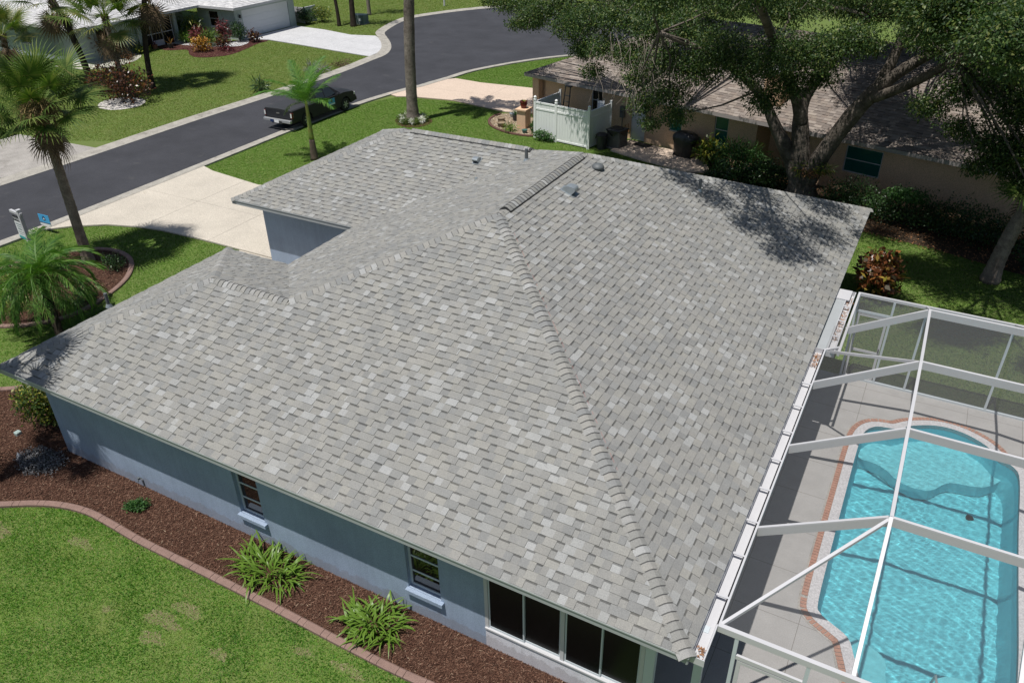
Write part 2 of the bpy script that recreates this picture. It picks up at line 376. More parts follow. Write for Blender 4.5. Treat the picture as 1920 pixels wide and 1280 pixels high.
M['pygmy'] = leafmat('date palm leaflets', [(0, (.05, .13, .025)), (.5, (.09, .20, .035)), (.9, (.15, .26, .05)), (1, (.26, .27, .08))], .5, .3, .3)
M['lily'] = leafmat('strap leaves', [(0, (.05, .13, .018)), (.45, (.10, .20, .026)), (.8, (.19, .29, .04)), (1, (.42, .42, .12))], .4, .3)
M['bush_green'] = leafmat('bright green shrub leaves', [(0, (.025, .075, .02)), (.6, (.05, .13, .03)), (1, (.09, .18, .045))], .45, .25)
M['bush_yellow'] = leafmat('yellow green shrub leaves', [(0, (.03, .07, .015)), (.5, (.07, .12, .02)), (.8, (.20, .22, .03)), (1, (.40, .36, .06))], .4, .25)
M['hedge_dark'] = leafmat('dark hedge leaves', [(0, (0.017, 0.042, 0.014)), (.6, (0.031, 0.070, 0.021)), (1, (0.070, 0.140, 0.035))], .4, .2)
M['croton'] = leafmat('croton leaves', [(0, (.03, .035, .012)), (.35, (.09, .035, .015)), (.7, (.20, .06, .02)), (.9, (.28, .13, .04)), (1, (.30, .26, .04))], .35, .2)
M['croton_dark'] = leafmat('dark croton leaves', [(0, (.02, .016, .012)), (.5, (.055, .022, .014)), (.85, (.14, .045, .018)), (1, (.22, .12, .03))], .35, .2)
M['croton_gold'] = leafmat('golden croton leaves', [(0, (.10, .06, .01)), (.5, (.35, .14, .02)), (1, (.50, .30, .04))], .35, .2)
M['ti_red'] = leafmat('burgundy cordyline leaves', [(0, (.05, .012, .015)), (.6, (.14, .025, .035)), (1, (.25, .07, .07))], .35, .2)
M['silver'] = leafmat('grey dead groundcover', [(0, (.07, .07, .075)), (.6, (.16, .16, .165)), (1, (.32, .32, .33))], .8, .05)
M['flower_white'] = leafmat('white petals', [(0, (.6, .6, .55)), (1, (.8, .8, .75))], .6, .2)
M['seed'] = leafmat('palm seed stalks', [(0, (.12, .08, .03)), (.6, (.22, .15, .06)), (1, (.30, .22, .08))], .7, .15)
M['chips'] = leafmat('mulch chips', [(0, (0.042, 0.020, 0.014)), (.45, (0.102, 0.050, 0.034)), (.85, (0.168, 0.090, 0.060)), (.985, (0.264, 0.168, 0.120)), (1, (0.408, 0.312, 0.216))], .9, .0, .15)

# ------------------------------------------------------------------ foliage builders (numpy)
def unit(a): return a/np.maximum(np.linalg.norm(a, axis=-1, keepdims=True), 1e-9)
def leaf_quads(P, D, N, L, Wd, fold=0.0):
    """diamond leaves: base P, direction D, normal N"""
    D = unit(D); S = unit(np.cross(D, N)); L = np.asarray(L).reshape(-1, 1); Wd = np.asarray(Wd).reshape(-1, 1)
    U = np.cross(S, D)
    a = P; b = P+D*L*.45+S*Wd*.5+U*Wd*fold; c = P+D*L; d = P+D*L*.45-S*Wd*.5+U*Wd*fold
    V = np.stack([a, b, c, d], 1).reshape(-1, 3); F = np.arange(len(V)).reshape(-1, 4); return V, F
def rand_dirs(n):
    return unit(RNG.normal(size=(n, 3)))
def blob_leaves(centers, n_each, L, Wd, droop=.2, shell=.55):
    """centers: list of (x,y,z,rx,ry,rz)"""
    Ps, Ds, Ns = [], [], []
    for (x, y, z, rx, ry, rz) in centers:
        n = int(n_each*rx*ry) if n_each > 0 else int(-n_each)
        d = rand_dirs(n); r = shell+(1-shell)*RNG.random((n, 1))**.6
        lump = 1+.22*np.sin(d[:, :1]*5+x*3)*np.cos(d[:, 1:2]*6+y*2)+.14*np.sin(d[:, 2:3]*9+z*5+d[:, :1]*7)
        P = np.array([x, y, z])+d*r*lump*np.array([rx, ry, rz])
        D = unit(d*.6+rand_dirs(n)*.9+np.array([0, 0, -droop])); Nn = unit(rand_dirs(n)+d*.6+np.array([0, 0, .7]))
        Ps.append(P); Ds.append(D); Ns.append(Nn)
    P, D, Nn = map(np.concatenate, (Ps, Ds, Ns)); n = len(P)
    return leaf_quads(P, D, Nn, L*(.6+.8*RNG.random(n)), Wd*(.6+.8*RNG.random(n)), .12)
def bush(name, loc, size, mat, label, cat='shrub', n=900, L=.09, W=.05, group=None, droop=.1, blobs=None, stem=True, shell=.4):
    e = empty(name, loc, 0, label, cat, group); sx, sy, sz = size
    bl = blobs or [(0, 0, sz*.55, sx*.5, sy*.5, sz*.5)]
    if not blobs:
        k = 5
        bl += [(math.cos(i*2.4)*sx*.25, math.sin(i*2.4)*sy*.25, sz*(.45+.25*((i*37) % 5)/5), sx*.33, sy*.33, sz*.34) for i in range(k)]
    V, F = blob_leaves(bl, -max(40, n//len(bl)), L, W, droop, shell)
    V[:, 2] = np.maximum(V[:, 2], .015)
    npmesh('foliage', V, F, mat, e)
    if stem:
        mb = MB()
        for i in range(5):
            a = i*1.3; mb.tube([(0, 0, 0), (math.cos(a)*sx*.12, math.sin(a)*sy*.12, sz*.35), (math.cos(a)*sx*.28, math.sin(a)*sy*.28, sz*.75)], [.02, .015, .006], 5)
        mb.build('stem', M['dark_trunk'], e)
    return e
def ribbon(pts, widths, up=(0, 0, 1), fold=0.0):
    """one bent strap leaf -> verts, quads"""
    pts = np.array(pts, float); V = []; n = len(pts)
    for i in range(n):
        d = unit(pts[min(i+1, n-1)]-pts[max(i-1, 0)]); s = unit(np.cross(d, np.array(up, float)+1e-4)); u = np.cross(s, d)
        w = widths[i]*.5; V += [pts[i]+s*w+u*w*fold, pts[i]-s*w+u*w*fold]
    return np.array(V), np.array([(2*i, 2*i+1, 2*i+3, 2*i+2) for i in range(n-1)])
def arch_pts(L, elev, droop, az=0, n=6):
    """blade arching from elevation down"""
    p = np.zeros(3); out = [p.copy()]; e = elev
    for i in range(n-1):
        s = L/(n-1); out.append(out[-1]+s*np.array([math.cos(e)*math.cos(az), math.cos(e)*math.sin(az), math.sin(e)])); e -= droop/(n-1)
    return np.array(out)
def join(parts):
    V, F, o = [], [], 0
    for v, f in parts: V.append(v); F.append(f+o); o += len(v)
    return np.concatenate(V), np.concatenate(F)
def fan_frond_mesh(name, mat, pet=.9, bl=.85, nb=30, seed=0):
    """costapalmate leaf: petiole along +x from the origin, blades fan out at its end"""
    rg = random.Random(seed); parts = []
    pp = [(pet*t, 0, .10*t*(1-t)*pet-.10*t*t*pet) for t in (0, .33, .66, 1)]
    parts.append(ribbon(pp, [.05, .035, .03, .03], fold=.3))
    end = np.array(pp[-1]); 
    for i in range(nb):
        t = (i+.5)/nb*2-1; ang = t*2.45; L = bl*(1-.32*abs(t)**2)*(.9+.2*rg.random())
        st = end+np.array([.16*(1-abs(t)), 0, -.03*(1-abs(t))])
        pts = []; e = .10-.2*abs(t); p = st.copy(); 
        for k in range(5):
            pts.append(p.copy()); s = L/4; p = p+s*np.array([math.cos(ang)*math.cos(e), math.sin(ang)*math.cos(e), math.sin(e)]); e -= (.10+.28*(k/3)**2)*(1+.5*rg.random())
        parts.append(ribbon(pts, [.018, .045, .04, .022, .004], fold=.25))
    V, F = join(parts); o = npmesh(name, V, F, mat); me = o.data; bpy.data.objects.remove(o); return me
def feather_frond_mesh(name, mat, L=2.2, nl=38, ll=.42, lw=.035, droop=1.1, vee=.35, seed=0, tipup=.0, hang=.5):
    rg = random.Random(seed); n = 14
    sp = arch_pts(L, 0.0, droop, 0, n); parts = [ribbon(sp, [.035*(1-i/n)+.006 for i in range(n)], fold=.3)]
    for i in range(nl):
        t = .12+.86*i/nl; x = t*(n-1); k = min(int(x), n-2); base = sp[k]+(sp[k+1]-sp[k])*(x-k); d = unit(sp[k+1]-sp[k])
        l = ll*(math.sin(math.pi*min(1, t*1.05))**.5*.85+.15)
        up = np.cross(np.array([0, 1., 0]), d)*-1
        for s in (-1, 1):
            a = .75+.35*rg.random()-.35*t
            dr = unit(d*math.cos(a)+np.array([0, s*1., 0])*math.sin(a)+up*(vee*(rg.random()*1.4-.2)))
            p = base.copy(); pts = []
            for q in range(4):
                pts.append(p.copy()); p = p+dr*l/3; dr = unit(dr+np.array([0, 0, -hang*(.6+.8*rg.random())/2]))
            parts.append(ribbon(pts, [lw*.6, lw, lw*.8, lw*.1], fold=.2))
    V, F = join(parts); o = npmesh(name, V, F, mat); me = o.data; bpy.data.objects.remove(o); return me
def place_frond(me, name, parent, pos, az, elev, roll=0, scale=1.0):
    o = bpy.data.objects.new(name, me); link(o); o.parent = parent; o.location = pos
    o.rotation_euler = (Matrix.Rotation(az, 4, 'Z') @ Matrix.Rotation(-elev, 4, 'Y') @ Matrix.Rotation(roll, 4, 'X')).to_euler(); o.scale = (scale,)*3; return o
def trunk(parent, h, r0, r1, mat, lean=(0, 0), flare=1.5, n=14, rings=.0, name='trunk', rough=.06):
    rg = random.Random(int(h*100)); pts, rad = [], []; k = max(8, int(h/.12))
    for i in range(k+1):
        t = i/k; pts.append((lean[0]*t*t, lean[1]*t*t, h*t)); r = r0+(r1-r0)*t
        r *= 1+(flare-1)*math.exp(-t*h/.35); rad.append(r*(1+rough*(rg.random()-.5)+rings*(i % 2)))
    return MB().tube(pts, rad, n).build(name, mat, parent, smooth=True)

FAN = [fan_frond_mesh('frond', M['sabal'], seed=i, pet=.8+.15*i) for i in range(3)]
FANY = fan_frond_mesh('frond_yellow', M['sabal_yellow'], seed=5)
FAND = fan_frond_mesh('frond_dead', M['dead_frond'], seed=6, pet=.7)
def fan_palm(name, loc, h, r, label, n=30, scale=1.0, yellow=0, lean=(0, 0), seeds=0, group=None, dead=4, seed=0, tmat=None, boots=True):
    rg = random.Random(seed*7+3); e = empty(name, loc, 0, label, 'palm tree', group)
    trunk(e, h, r, r*.8, tmat or M['palm_trunk'], lean, 1.35, rings=.05)
    top = Vector((lean[0], lean[1], h))
    if boots:
        mb = MB()
        for i in range(46):
            z = -rg.random()*.95; a = i*2.4; d = Vector((math.cos(a), math.sin(a), 0)); p = top+d*r*.7+Vector((0, 0, z))
            mb.bar(p, p+d*(.10+.08*rg.random())+Vector((0, 0, .22)), .07, .02)
        mb.build('leaf_bases', M['dead_frond'], e)
    for i in range(n):
        t = i/n; a = i*2.39996+rg.random()*.3; el = math.radians(80-104*t**.9)+rg.uniform(-.12, .12)
        me = FANY if rg.random() < yellow else FAN[i % 3]
        if i >= n-dead: me = FAND; el = math.radians(-62-15*rg.random())
        d = Vector((math.cos(a), math.sin(a), 0)); place_frond(me, 'frond', e, top+d*r*.6+Vector((0, 0, .12-.35*t)), a, el, rg.uniform(-.4, .4), scale*rg.uniform(.85, 1.12))
    for k in range(seeds):
        a = rg.random()*6.28 if seeds > 3 else [-.2, 2.9, -.9][k]; parts = []
        c = np.array(top)+np.array([math.cos(a)*.3, math.sin(a)*.3, .1])
        for j in range(90):
            az = a+rg.uniform(-.45, .45); pts = arch_pts(rg.uniform(.7, 1.35), rg.uniform(-.1, .75), rg.uniform(1.2, 2.2), az, 6)+c+np.array([rg.uniform(-.1, .1) for _ in range(3)]); parts.append(ribbon(pts, [.012]*6))
            q = pts[-3:]; 
            for z in range(5):
                o = q[z % 3]; parts.append(ribbon([o, o+np.array([rg.uniform(-.14, .14), rg.uniform(-.14, .14), rg.uniform(-.12, .05)])], [.014, .02]))
        V, F = join([(v, f) for v, f in parts]); npmesh('seed_cluster', V, F, M['seed'], e)
    return e

# ------------------------------------------------------------------ shingles
K = .4146; E0 = 2.65                                   # roof slope, eave height
cs = math.sqrt(1+K*K); EXP = .137
PAL = dict(base=[(0.244, 0.242, 0.230), (0.234, 0.234, 0.225), (0.251, 0.249, 0.234), (0.230, 0.231, 0.224)], cool=[(0.219, 0.223, 0.220), (0.208, 0.211, 0.208)], lite=[(0.283, 0.288, 0.285), (0.304, 0.310, 0.310), (0.274, 0.277, 0.272)])
SHX = .152
def shingle_pieces(poly, origin, udir, vdir, seed, exp=SHX, tabw=(.22, .38), liteamt=.13):
    """poly in plan xy. udir along the eave, vdir up-slope in plan; origin on the eave.  returns list of (outline uv, vbot, vtop, raised, colour, shadowband)"""
    rg = random.Random(seed); ux, uy = udir; vx, vy = vdir
    U = [((x-origin[0])*ux+(y-origin[1])*uy, ((x-origin[0])*vx+(y-origin[1])*vy)*cs) for x, y in poly]
    if area(U) < 0: U = U[::-1]
    conv = []
    # split into convex triangles merged as horizontal strips is unnecessary: clip against a triangulation
    tris = tessellate_polygon([[Vector((p[0], p[1], 0)) for p in U]])
    n = len(U)
    reflex = any(((U[(i+1) % n][0]-U[i][0])*(U[(i+2) % n][1]-U[(i+1) % n][1])-(U[(i+1) % n][1]-U[i][1])*(U[(i+2) % n][0]-U[(i+1) % n][0])) < -1e-6 for i in range(n))
    if not reflex: conv = [U]
    else:
        for t in tris:
            T = [U[i] for i in t]
            if area(T) < 0: T = T[::-1]
            conv.append(T)
    vmax = max(p[1] for p in U); umin, umax = min(p[0] for p in U), max(p[0] for p in U); out = []
    row = 0; v = 0
    ph = rg.random()*10
    while v < vmax:
        u = umin-rg.random()*.3; raised = rg.random() < .5
        while u < umax:
            run = rg.uniform(*tabw) if raised else rg.uniform(*tabw)*.52; k = max(1, round(run/(tabw[1]*.43))); ws = [run/k*rg.uniform(.75, 1.25) for _ in range(k)]
            if rg.random() < .05: ws.append(.028)
            for wi, w in enumerate(ws):
                gp = .0035 if wi == len(ws)-1 else .0
                q = [(u, v), (u+w-gp, v), (u+w-gp, v+exp), (u, v+exp)]
                bias = .5+.5*math.sin(u*1.3+v*2.1+ph)*math.sin(u*.7-v*1.7+2)
                r = rg.random(); la = liteamt*(.35+1.5*bias)
                key = 'lite' if r < la else ('cool' if r < la+.2 else 'base')
                if w == .028: key = 'lite'
                c = rg.choice(PAL[key]); j = rg.uniform(.94, 1.06); c = tuple(x*j for x in c)
                for cv in conv:
                    g = clip_poly(q, cv)
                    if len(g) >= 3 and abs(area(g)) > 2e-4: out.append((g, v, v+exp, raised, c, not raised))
                u += w
            raised = not raised
        v += exp; row += 1
    return out
def shingle_geo(pc, f3, nrm, exp=SHX):
    """verts, faces, cols of one piece"""
    g, v0, v1, raised, c, band = pc; lift = (.017 if raised else .008)
    V, F, Cc = [], [], []
    def emit(poly, col):
        b = len(V); n = len(poly)
        for (u, v) in poly: V.append(f3(u, v)+nrm*(.003+lift*max(.0, (1-(v-v0)/exp*.8))))
        F.append(tuple(range(b, b+n))); Cc.append(col)
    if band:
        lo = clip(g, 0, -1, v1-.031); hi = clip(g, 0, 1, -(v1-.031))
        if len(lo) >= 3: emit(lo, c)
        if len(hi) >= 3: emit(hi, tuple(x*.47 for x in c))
    else: emit(g, c)
    b = len(V); n = len(g)
    for (u, v) in g: V.append(f3(u, v)+nrm*(.003+lift*max(.0, (1-(v-v0)/exp*.8))))
    for (u, v) in g: V.append(f3(u, v)-nrm*.002)
    for i in range(n): j = (i+1) % n; F.append((b+i, b+n+i, b+n+j, b+j)); Cc.append(tuple(x*.8 for x in c))
    return V, F, Cc
def roof_face(poly, origin, udir, vdir, z0, seed, base=(0, 0), **kw):
    ux, uy = udir; vx, vy = vdir
    def f3(u, v): return Vector((origin[0]+ux*u+vx*v/cs, origin[1]+uy*u+vy*v/cs, z0+K*v/cs))
    nrm = Vector((-vx*K, -vy*K, 1)).normalized()
    return [(pc, f3, nrm) for pc in shingle_pieces(poly, origin, udir, vdir, seed, **kw)]
def emit_shingles(items, roof, n_single, campos, mat, name='shingle'):
    def dist(it):
        g = it[0][0]; c = it[1](sum(p[0] for p in g)/len(g), sum(p[1] for p in g)/len(g)); return (c-campos).length/math.sqrt(max(1e-4, abs(area(g))))
    def seen(it):
        g = it[0][0]; c = it[1](sum(p[0] for p in g)/len(g), sum(p[1] for p in g)/len(g)); d = c-campos
        x, y, z = d.dot(_r2), d.dot(_u2), d.dot(_f); return z > 0 and abs(x/z) < .645 and abs(y/z) < .43
    vis = [it for it in items if seen(it)]; vis.sort(key=dist); single = vis[:n_single]; ids = set(id(s) for s in single)
    for it in single:
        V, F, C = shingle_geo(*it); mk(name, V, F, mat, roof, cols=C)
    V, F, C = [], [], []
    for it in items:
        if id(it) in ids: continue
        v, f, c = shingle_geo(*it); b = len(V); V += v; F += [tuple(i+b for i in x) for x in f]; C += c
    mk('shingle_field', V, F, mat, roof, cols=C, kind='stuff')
def cap_mesh(d, n1, n2, w=.155, L=.19, t=.012):
    d = d.normalized(); s1 = d.cross(n1).normalized(); s2 = d.cross(n2).normalized()
    if s1.z > 0 or True:
        # sides must run down their own plane
        up = (n1+n2).normalized()
        if s1.dot(up) > 0 or s1.dot(n2) < 0: pass
    if s1.dot(n2) > 0 and s1.dot(up) > s1.dot(-up): s1 = -s1
    s1 = s1 if (s1.dot(n2) > 0) == False else s1
    return d, s1, s2
def caps(roof, a, b, n1, n2, single=True, name='ridge_cap', raise_=0.0, seed=0):
    """a low end, b high end. n1/n2 normals of the planes on both sides"""
    a, b = Vector(a), Vector(b); d = (b-a).normalized(); up = (n1+n2).normalized()
    def side(n, other):
        s = d.cross(n).normalized()
        return s if s.dot(other) < 0 or (s.dot(up) < 0) else -s
    sA = d.cross(n1).normalized(); sB = -sA
    # choose the direction lying in plane 1 that falls away from the ridge (negative dot with up)
    s1 = sA if sA.dot(up) < sB.dot(up) else sB
    sA = d.cross(n2).normalized(); sB = -sA
    s2 = sA if sA.dot(up) < sB.dot(up) else sB
    L = .185; w = .15; nb_ = EXP-.016; prof = [(s1, w, -.012), (s1, w*.6, .006), (s1, w*.2, .016), (s2, w*.2, .016), (s2, w*.6, .006), (s2, w, -.012)]
    V = []; k = len(prof)
    for (x, lift) in ((0, .021), (L, .003), (nb_, .021-.018*nb_/L), (EXP+.004, .021-.018*(EXP+.004)/L)):
        for (s, ww, ex) in prof: V.append(s*ww+up*(lift+ex)+d*x)
    for (s, ww, ex) in prof: V.append(s*ww+up*(.002+ex)+d*.0)
    F = [(i, i+1, 2*k+i+1, 2*k+i) for i in range(k-1)]+[(2*k+i, 2*k+i+1, 3*k+i+1, 3*k+i) for i in range(k-1)]+[(3*k+i, 3*k+i+1, k+i+1, k+i) for i in range(k-1)]+[(i+1, i, 4*k+i, 4*k+i+1) for i in range(k-1)]+[(0, 2*k, 4*k), (k-1, 5*k-1, 3*k-1)]; dark = set(range(k-1, 2*k-2))|set(range(3*k-3, 4*k-4))
    n = int((b-a).length/EXP); me = None
    if single:
        for i in range(n):
            if me is None:
                o = mk(name, V, F, M['cap'], roof); me = o.data; me.materials.append(M['cap_band'])
                for q in dark: me.polygons[q].material_index = 1
            else: o = bpy.data.objects.new(name, me); link(o); o.parent = roof
            o.location = a+d*EXP*i+up*raise_
    else:
        VV, FF, CC = [], [], []; rg = random.Random(seed)
        for i in range(n):
            bb = len(VV); VV += [v+a+d*EXP*i+up*raise_ for v in V]; FF += [tuple(j+bb for j in f) for f in F]
            c = rg.choice([(.235, .235, .225), (.27, .265, .25), (.215, .22, .22), (.33, .33, .325)]); CC += [(.10, .10, .10) if q in dark else c for q in range(len(F))]
        mk('ridge_cap_row', VV, FF, M['shingle'], roof, cols=CC, kind='stuff')
def zx(v): return v
NL = {'-y': Vector((0, -K, 1)).normalized(), '+y': Vector((0, K, 1)).normalized(), '-x': Vector((-K, 0, 1)).normalized(), '+x': Vector((K, 0, 1)).normalized()}

# ------------------------------------------------------------------ wall with holes
def wall(parent, name, mat, p0, p1, z0, z1, t, holes=()):
    """from p0 to p1 (outer face), thickness t towards the left of p0->p1; holes (a0,a1,z0,z1) along the run"""
    p0, p1 = Vector(p0), Vector(p1); d = (p1-p0); L = d.length; d.normalize(); nn = Vector((-d.y, d.x))
    xs = sorted(set([0, L]+[h[0] for h in holes]+[h[1] for h in holes])); mb = MB()
    def bx(a0, a1, c0, c1):
        M4 = Matrix(((d.x, nn.x, 0, p0.x), (d.y, nn.y, 0, p0.y), (0, 0, 1, 0), (0, 0, 0, 1))); mb.box(a0, a1, 0, t, c0, c1, M4)
    # merge: full columns between holes
    cur = 0
    for x0, x1 in zip(xs, xs[1:]):
        hs = sorted([(h[2], h[3]) for h in holes if h[0] <= x0+1e-6 and h[1] >= x1-1e-6]); c = z0
        for a, b in hs:
            if a > c: bx(x0, x1, c, a)
            c = b
        if c < z1: bx(x0, x1, c, z1)
    return mb.build(name, mat, parent)
def window(parent, p, d, w, z0, z1, frame, glass, cols=1, rows=2, depth=.09, inset=.10, fw=.045, sill=None, name='window'):
    """p = left bottom of the opening on the outer face, d = direction along the wall; nn points inside"""
    d = Vector((d[0], d[1])).normalized(); nn = Vector((-d.y, d.x)); M4 = Matrix(((d.x, nn.x, 0, p[0]), (d.y, nn.y, 0, p[1]), (0, 0, 1, 0), (0, 0, 0, 1)))
    mb = MB(); h = z1-z0
    mb.box(0, fw, inset, inset+.05, z0, z1, M4); mb.box(w-fw, w, inset, inset+.05, z0, z1, M4)
    mb.box(fw, w-fw, inset, inset+.05, z0, z0+fw, M4); mb.box(fw, w-fw, inset, inset+.05, z1-fw, z1, M4)
    for i in range(1, cols): x = w*i/cols; mb.box(x-fw*.4, x+fw*.4, inset+.004, inset+.046, z0+fw, z1-fw, M4)
    for j in range(1, rows): z = z0+h*j/rows; mb.box(fw, w-fw, inset+.008, inset+.042, z-fw*.4, z+fw*.4, M4)
    f = mb.build(name, frame, parent)
    g = MB().box(fw*.8, w-fw*.8, inset+.02, inset+.028, z0+fw*.8, z1-fw*.8, M4).build('pane', glass, f)
    MB().box(0, w, inset+.09, inset+.10, z0, z1, M4)
    if sill: MB().box(-.03, w+.07, -.085, .0, z0-.10, z0-.005, M4).build('sill', sill, f, bevel=.006)
    return f

# ================================================================== SETTING: ground, street, kerbs, drives
def sheet(name, poly, z, mat, kind='structure', parent=None, thick=None):
    mb = MB()
    mb.prism(list(poly), z-(thick or .25), z); o = mb.build(name, mat, parent); 
    if kind: o['kind'] = kind
    return o
gr = 400
sheet('ground', [(-gr, -gr), (gr, -gr), (gr, -3), (5.9, -3), (5.9, -gr+1)][:2]+[(gr, gr), (-gr, gr)], -1.6, M['ground'], thick=.3)
ASL = [(-35.0, -40), (-34.95, 0), (-34.7, 11.07), (-34.6, 15.79), (-34.6, 22.31), (-34.4, 28.23), (-34.38, 34.3), (-34.74, 38.25), (-34.9, 39.85), (-35.43, 41.16), (-36.21, 42.42), (-37.47, 43.96), (-38.97, 45.52), (-39.98, 46.76), (-40.94, 49.4), (-41.4, 51.44), (-41.38, 53.5), (-39.19, 58.19), (-36.26, 61.35), (-29.96, 64.1), (-23.99, 62.5), (-18, 59), (-15, 54.5), (-15.5, 50)]
ASR = [(-29.2, -40), (-29.2, 0), (-29.1, 6.33), (-28.95, 9.26), (-28.95, 13.15), (-29.0, 18.07), (-29.1, 24.67), (-29.05, 27.16), (-28.8, 30.03), (-28.35, 32.48), (-27.95, 33.6), (-27.75, 34.8), (-27.45, 36.3), (-27.0, 38.81), (-25.0, 42.99), (-22.25, 46.29), (-18.5, 48.5)]
asl = smooth_line(ASL, k=3); asr = smooth_line(ASR, k=3)
street_poly = asl+asr[::-1]
# lawn base with the street, pool and beds laid on/into it
POOL = smooth_line([(1.44, 4.4), (1.42, 6), (1.41, 8), (1.41, 9.3), (1.45, 10.15), (1.68, 10.58), (2.14, 10.72), (2.5, 11.05), (3.05, 11.32), (3.6, 11.30), (4.1, 11.02), (4.40, 10.62), (4.70, 10.42), (4.82, 9.95), (4.8, 8.15), (4.8, 6.2), (4.8, 4.6), (4.72, 3.6), (4.35, 2.9), (3.75, 2.4), (3.0, 2.35), (2.5, 2.75), (2.25, 3.35), (2.08, 3.75), (1.75, 3.95), (1.52, 4.1)], True, 4)
def tess_hole(name, outer, hole, z, mat, kind='structure', parent=None):
    pts = list(outer)+list(hole); F = []
    for t in tessellate_polygon([[Vector((p[0], p[1], 0)) for p in outer], [Vector((p[0], p[1], 0)) for p in hole]]):
        a, b, c = (pts[i] for i in t); s = (b[0]-a[0])*(c[1]-a[1])-(b[1]-a[1])*(c[0]-a[0]); F.append(t if s > 0 else (t[0], t[2], t[1]))
    o = mk(name, [(p[0], p[1], z) for p in pts], F, mat, parent)
    if kind: o['kind'] = kind
    return o
tess_hole('lawn', [(-gr, -gr), (gr, -gr), (gr, gr), (-gr, gr)], [(1.0, 1.8), (5.2, 1.8), (5.2, 11.7), (1.0, 11.7)], 0.0, M['ground'])
def flat(name, poly, z, mat, parent=None, kind='structure'):
    pts = [(p[0], p[1], 0) for p in poly]; F = []
    for t in tessellate_polygon([[Vector(p) for p in pts]]):
        a, b, c = (pts[i] for i in t); s = (b[0]-a[0])*(c[1]-a[1])-(b[1]-a[1])*(c[0]-a[0]); F.append(t if s > 0 else (t[0], t[2], t[1]))
    o = mk(name, [(p[0], p[1], z) for p in poly], F, mat, parent)
    if kind: o['kind'] = kind
    return o
flat('street', street_poly, .010, M['asphalt'])
def kerb(name, line, w, side):
    """rolled kerb: low gutter at the asphalt, rising to the lawn"""
    prof = [(0, .004), (0, .022), (w*.35, .020), (w*.5, .05), (w*.85, .085), (w, .085), (w, -.02)]
    V, F = [], []; rows = [offset(line, side*x) for x, z in prof]; n = len(line)
    for (x, z), r in zip(prof, rows): V += [(p[0], p[1], z) for p in r]
    for j in range(len(prof)-1):
        for i in range(n-1): a = j*n+i; F.append((a, a+1, a+n+1, a+n) if side < 0 else (a, a+n, a+n+1, a+1))
    return tag(mk(name, V, F, M['curb'], None, False), kind='structure')
kerb('kerb_far_side', asl, .72, 1); kerb('kerb_near_side', asr, .62, -1)
CURB_IN_R = offset(asr, -.62); CURB_IN_L = offset(asl, .72)

def slabs(name, poly, z0, z1, mat, xs, ys, gap=.012):
    """driveway cast in panels: each panel is its own part, with open joints over a darker bed"""
    bed = flat(name, poly, z0+.004, M['old_concrete'])
    xs = [-1e3]+xs+[1e3]; ys = [-1e3]+ys+[1e3]
    for x0, x1 in zip(xs, xs[1:]):
        for y0, y1 in zip(ys, ys[1:]):
            g = clip(poly, 1, 0, -x0-gap/2); g = clip(g, -1, 0, x1-gap/2) if g else g; g = clip(g, 0, 1, -y0-gap/2) if g else g; g = clip(g, 0, -1, y1-gap/2) if g else g
            if len(g) >= 3 and abs(area(g)) > .02: MB().prism(g, z0, z1).build('slab', mat, bed)
    return bed
our_drive = [(-28.42, 8.75), (-27.7, 9.5), (-26.6, 10.25), (-25.3, 10.66), (-24.2, 10.85), (-22.1, 10.95), (-21.0, 10.95), (-18.05, 10.95), (-18.05, 17.6), (-24.35, 16.2), (-27.5, 16.6), (-28.42, 16.9)]
slabs('driveway', our_drive, .02, .075, M['concrete'], [-25.2, -21.82], [13.6])
flat('walkway', [(-20.2, 7.3), (-13.8, 7.3), (-13.8, 10.94), (-20.2, 10.94)], .03, M['concrete'])
pink = [(-28.32, 31.2), (-27.45, 30.9), (-26.7, 31.23), (-23.97, 31.64), (-21.16, 31.1), (-20.1, 30.9), (-18.9, 31.1), (-17.5, 32.0), (-17.5, 36.3), (-20.84, 36.06), (-24.58, 35.85), (-26.6, 36.1), (-27.0, 35.6), (-27.55, 33.3)]
slabs('neighbour_driveway', pink, .02, .07, M['pink_concrete'], [-22.6], [33.4])
across = [(-48.4, 39.6), (-46.35, 40.3), (-43, 39.9), (-38, 39.2), (-35.55, 38.9), (-35.75, 40.2), (-36.6, 41.85), (-38.4, 44.0), (-39.6, 45.0), (-41.67, 44.5), (-45, 45.3), (-48.4, 45.6)]
slabs('opposite_driveway', across, .02, .07, M['white_concrete'], [-44.5, -40.6], [42.4])
slabs('far_left_driveway', [(-35.4, 11.6), (-35.35, 16.4), (-38.5, 16.25), (-44, 15.9), (-60, 15.5), (-60, 11.0), (-44, 11.2)], .02, .07, M['old_concrete'], [-41, -47], [])
slabs('neighbour_patio', [(-12.35, 27.3), (-10.67, 26.7), (-8.12, 26.0), (-7.2, 26.5), (-8.2, 28.2), (-12.1, 29.2)], .02, .09, M['pink_concrete'], [-10.3], [])

